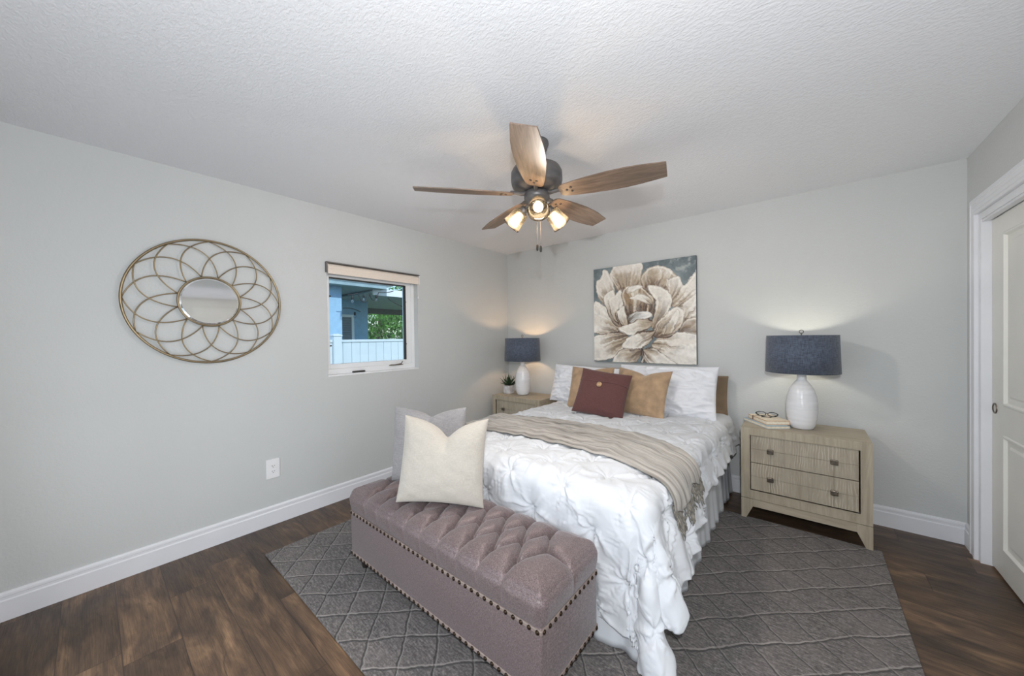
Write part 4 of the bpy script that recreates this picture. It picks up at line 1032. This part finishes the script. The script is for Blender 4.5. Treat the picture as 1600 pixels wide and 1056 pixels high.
for k in range(5):
    a = math.radians(-58.5+72*k)
    pitch = math.radians(13.6)
    mw = Matrix.Translation((0, 0, z_(FZ))) @ Matrix.Rotation(a, 4, 'Z') @ Matrix.Rotation(-pitch, 4, 'X')
    if first is None:
        bld = obj('fan_blade', blade_mesh(), M['blade'], fan, False, mw)
        bm = bmesh.new()
        for sx, sy in ((.175, 0.), (.20, .016), (.20, -.016)): lathe(bm, [(.0075, -.0031), (.0066, -.0056), (.001, -.0066)], (sx, sy, 0), 12)
        sc = obj('screw', bm, M['dark'], bld)
        bm = bmesh.new(); prism(bm, [(.14, -.022), (.16, -.030), (.235, -.028), (.235, .028), (.16, .030), (.14, .022)], .0032, .0075)
        tube(bm, [(.05, 0, .012), (.09, .0, .004), (.12, 0, .008), (.15, 0, .007)], .011, 8)
        br = obj('blade_bracket', bm, M['metal_dk'], bld)
        first = (bld, sc, br)
    else:
        c0 = first[0].copy(); COL.objects.link(c0); c0.parent = fan; c0.matrix_local = mw
        for q in first[1:]: c_ = q.copy(); COL.objects.link(c_); c_.parent = c0
ca = math.atan2(CAM.y-FY, CAM.x-FX)
for k in range(3):
    a = ca+2*PI*k/3+math.radians(3)
    d = Vector((math.cos(a), math.sin(a), 0)); tilt = math.radians(47 if k == 0 else 50)
    ax = (d*math.sin(tilt)+Vector((0, 0, -math.cos(tilt)))).normalized()
    o0 = d*.062+Vector((0, 0, z_(2.098)))
    mt = ax.to_track_quat('Z', 'Y').to_matrix().to_4x4()
    bm = bmesh.new(); tube(bm, [d*.03+Vector((0, 0, z_(2.105))), o0, o0+ax*.02], .010, 10); lathe(bm, [(.014, .012), (.023, .016), (.025, .045), (.020, .050)], tuple(o0), 20, mt)
    lk_ = obj('light_arm', bm, M['metal_dk'], fan, True)
    bm = bmesh.new(); lathe(bm, [(.026, .036), (.040, .045), (.045, .060), (.048, .100), (.055, .138), (.058, .142), (.054, .142), (.045, .100), (.042, .062), (.036, .048), (.024, .040)], tuple(o0), 32, mt, cap=False)
    gs = obj('glass_shade', bm, M['seeded'], fan, True)
    bm = bmesh.new(); lathe(bm, [(.0118, .04), (.013, .060), (.022, .078), (.026, .094), (.024, .108), (.014, .119), (.001, .122)], tuple(o0), 20, mt); obj('bulb', bm, M['bulbf'], gs, True)
    light('fan_bulb_glow', 'POINT', tuple(o0+ax*.138), 1.5, (1, .76, .52), .012, parent=fan)
    sp_ = light('fan_bulb_beam', 'SPOT', tuple(o0+ax*.150), 22, (1, .95, .89), .03, parent=fan)   # light leaving the open end of the shade
    sp_.data.spot_size = math.radians(165); sp_.data.spot_blend = .8; sp_.rotation_euler = (-ax).to_track_quat('Z', 'Y').to_euler()
for (dx, dy, zt_, zb_) in ((-.0, .0, 2.062, 1.872), (.030, -.010, 2.07, 1.858)):
    bm = bmesh.new(); tube(bm, [(dx, dy, z_(zt_)), (dx, dy, z_(zb_))], .0014, 6); pc = obj('pull_chain', bm, M['metal_dk'], fan)
    bm = bmesh.new(); lathe(bm, [(.002, 0), (.006, -.005), (.0072, -.018), (.006, -.032), (.002, -.036)], (dx, dy, z_(zb_)), 14); obj('chain_knob', bm, M['dark'], pc, True)

# ------------------------------------------------------------------ outside the window
struct('ground_outside', B(-30, -.17, -12, 40, -.6, -.45), M['lawn'])
# vinyl fence
fnx = -3.0
fe = thing('vinyl_fence', 'white vinyl privacy fence outside the window', 'fence', (fnx, .5, -.45))
zo = .45
bm = bmesh.new()
y = -2.6
while y < 4.5: box(bm, -.012, .012, y+.002, y+.148, .06, 1.33+zo, bev=.003, seg=1); y += .15
obj('fence_panel', bm, M['fence'], fe)
fe.location = (fnx, 0, -.45)
bm = bmesh.new(); box(bm, -.025, .025, -2.6, 4.5, 1.30+zo, 1.345+zo, bev=.006); box(bm, -.025, .025, -2.6, 4.5, .05, .14); obj('top_rail', bm, M['fence'], fe)
for yy in (-3.2, -.905, 1.40, 3.7):
    bm = bmesh.new(); box(bm, -.065, .065, yy-.065, yy+.065, 0, 1.405+zo, bev=.004); box(bm, -.075, .075, yy-.075, yy+.075, 1.405+zo, 1.425+zo, bev=.004)
    prism(bm, [(yy-.07, 1.425+zo), (yy+.07, 1.425+zo), (yy, 1.45+zo)], -.07, .07, 'x'); obj('fence_post', bm, M['fence'], fe)
# neighbouring house at x = -5: near wall corner, covered patio behind it, window in the far wall
ho = thing('neighbouring_house', 'pale blue house with white eaves and covered patio outside the window', 'house', (-5, 0, -.45))
hz = lambda z: z+.45
bm = bmesh.new(); box(bm, -4., 0, -6., .11, 0, hz(2.56)); obj('house_wall', bm, M['stucco'], ho)
bm = bmesh.new(); box(bm, -4., -2.0, .11, 1.79, 0, hz(2.6)); obj('patio_wall', bm, M['stucco'], ho)
bm = bmesh.new(); prism(bm, [(-6., hz(2.54)), (1.05, hz(2.54)), (1.05, hz(2.62)), (-6., hz(2.62))], -4., .30, 'x'); obj('soffit', bm, M['soffit'], ho)
bm = bmesh.new(); box(bm, .30, .34, -6., 1.25, hz(2.64), hz(2.80)); obj('fascia', bm, M['fascia'], ho)
bm = bmesh.new(); box(bm, -4., .30, -6., 1.22, hz(2.62), hz(2.84)); obj('roof_edge', bm, M['fascia'], ho)
bm = bmesh.new(); box(bm, -4.5, -.02, .80, 5.5, hz(2.47), hz(2.51)); obj('patio_ceiling', bm, M['soffit'], ho)
bm = bmesh.new(); box(bm, -.02, .03, .86, 5.5, hz(2.41), hz(2.575)); obj('patio_fascia', bm, M['fascia'], ho)
bm = bmesh.new(); box(bm, -4.4, -4.2, 1.8, 6., hz(2.28), hz(2.47)); obj('beam', bm, M['beam'], ho)
bm = bmesh.new(); box(bm, -2.0, -1.94, .60, .66, hz(.9), hz(2.05)); box(bm, -2.0, -1.94, 1.27, 1.34, hz(.9), hz(2.05)); box(bm, -2.0, -1.94, .66, 1.27, hz(1.98), hz(2.05)); box(bm, -2.0, -1.94, .66, 1.27, hz(.9), hz(.98)); wf_ = obj('window_frame', bm, M['fascia'], ho)
bm = bmesh.new()
for k in range(15): box(bm, -1.99, -1.975, .66, 1.27, hz(.985+k*.066), hz(1.045+k*.066))
obj('blind', bm, M['winblind'], wf_)
# string lights
sl_ = thing('string_lights', 'black string lights looped under the patio roof outside', 'string lights', (-4.6, 0, 2.4))
def sag(p, q, s, n=14): return [Vector(p)+(Vector(q)-Vector(p))*t+Vector((0, 0, -s*4*t*(1-t))) for t in np.linspace(0, 1, n)]
runs = [sag((0, .05, -.08), (0, .28, -.03), .02), sag((0, .28, -.03), (0, .55, -.02), .20), sag((0, .55, -.02), (0, .78, .03), .17), sag((0, .78, .03), (.1, 1.1, .08), .02), sag((.1, .95, -.10), (.1, 1.60, -.30), .05), sag((-1.2, .5, -.28), (-1.2, .95, -.35), -.04)]
bm = bmesh.new()
for r in runs: tube(bm, r, .010, 6)
obj('wire', bm, M['wire'], sl_)
for p in ((0, .16, -.10), (0, .42, -.04), (0, .72, -.03), (.1, 1.42, -.28), (-1.2, .80, -.36)):
    bm = bmesh.new(); lathe(bm, [(.012, 0), (.022, -.01), (.024, -.07), (.015, -.075)], p, 12); sk_ = obj('lamp_socket', bm, M['wire'], sl_, True)
    bm = bmesh.new(); lathe(bm, [(.012, -.072), (.028, -.10), (.030, -.125), (.018, -.15), (.002, -.158)], p, 12); obj('bulb', bm, M['clearbulb'], sk_, True)
# trees
def tree(x, y, h, r, label, seed):
    t = thing('leafy_tree', label, 'tree', (x, y, -.45), group='trees beyond the fence')
    rr = random.Random(seed); bm = bmesh.new(); tube(bm, [(0, 0, 0), (.1, .05, h*.4), (.0, .1, h*.75)], .14, 8, taper=[1, .8, .4]); obj('trunk', bm, M['bark'], t, True)
    bm = bmesh.new()
    blobs = [(Vector((rr.uniform(-1, 1)*r*.7, rr.uniform(-1, 1)*r*.7, h*.62+rr.uniform(-1, 1)*h*.33)), rr.uniform(.35, .55)*r) for _ in range(16)]
    for c, R_ in blobs:
        for _ in range(330):
            d = Vector((rr.gauss(0, 1), rr.gauss(0, 1), rr.gauss(0, 1))).normalized(); p = c+d*R_*rr.uniform(.75, 1.05)
            u = Vector((rr.gauss(0, 1), rr.gauss(0, 1), rr.gauss(0, 1))).normalized(); w = d.cross(u).normalized(); s = rr.uniform(.05, .11)
            u = w.cross(d).normalized()+d*rr.uniform(-.6, .6)
            bm.faces.new([bm.verts.new(p-u*s), bm.verts.new(p+w*s*.55), bm.verts.new(p+u*s), bm.verts.new(p-w*s*.55)])
    obj('foliage', bm, M['leaf'], t)
tree(-12.0, 4.9, 3.9, 1.9, 'bright green tree crown seen beneath the patio roof outside the window', 1)
tree(-17.0, 9.6, 8.0, 1.8, 'tall green treetop showing above the white patio fascia', 3)
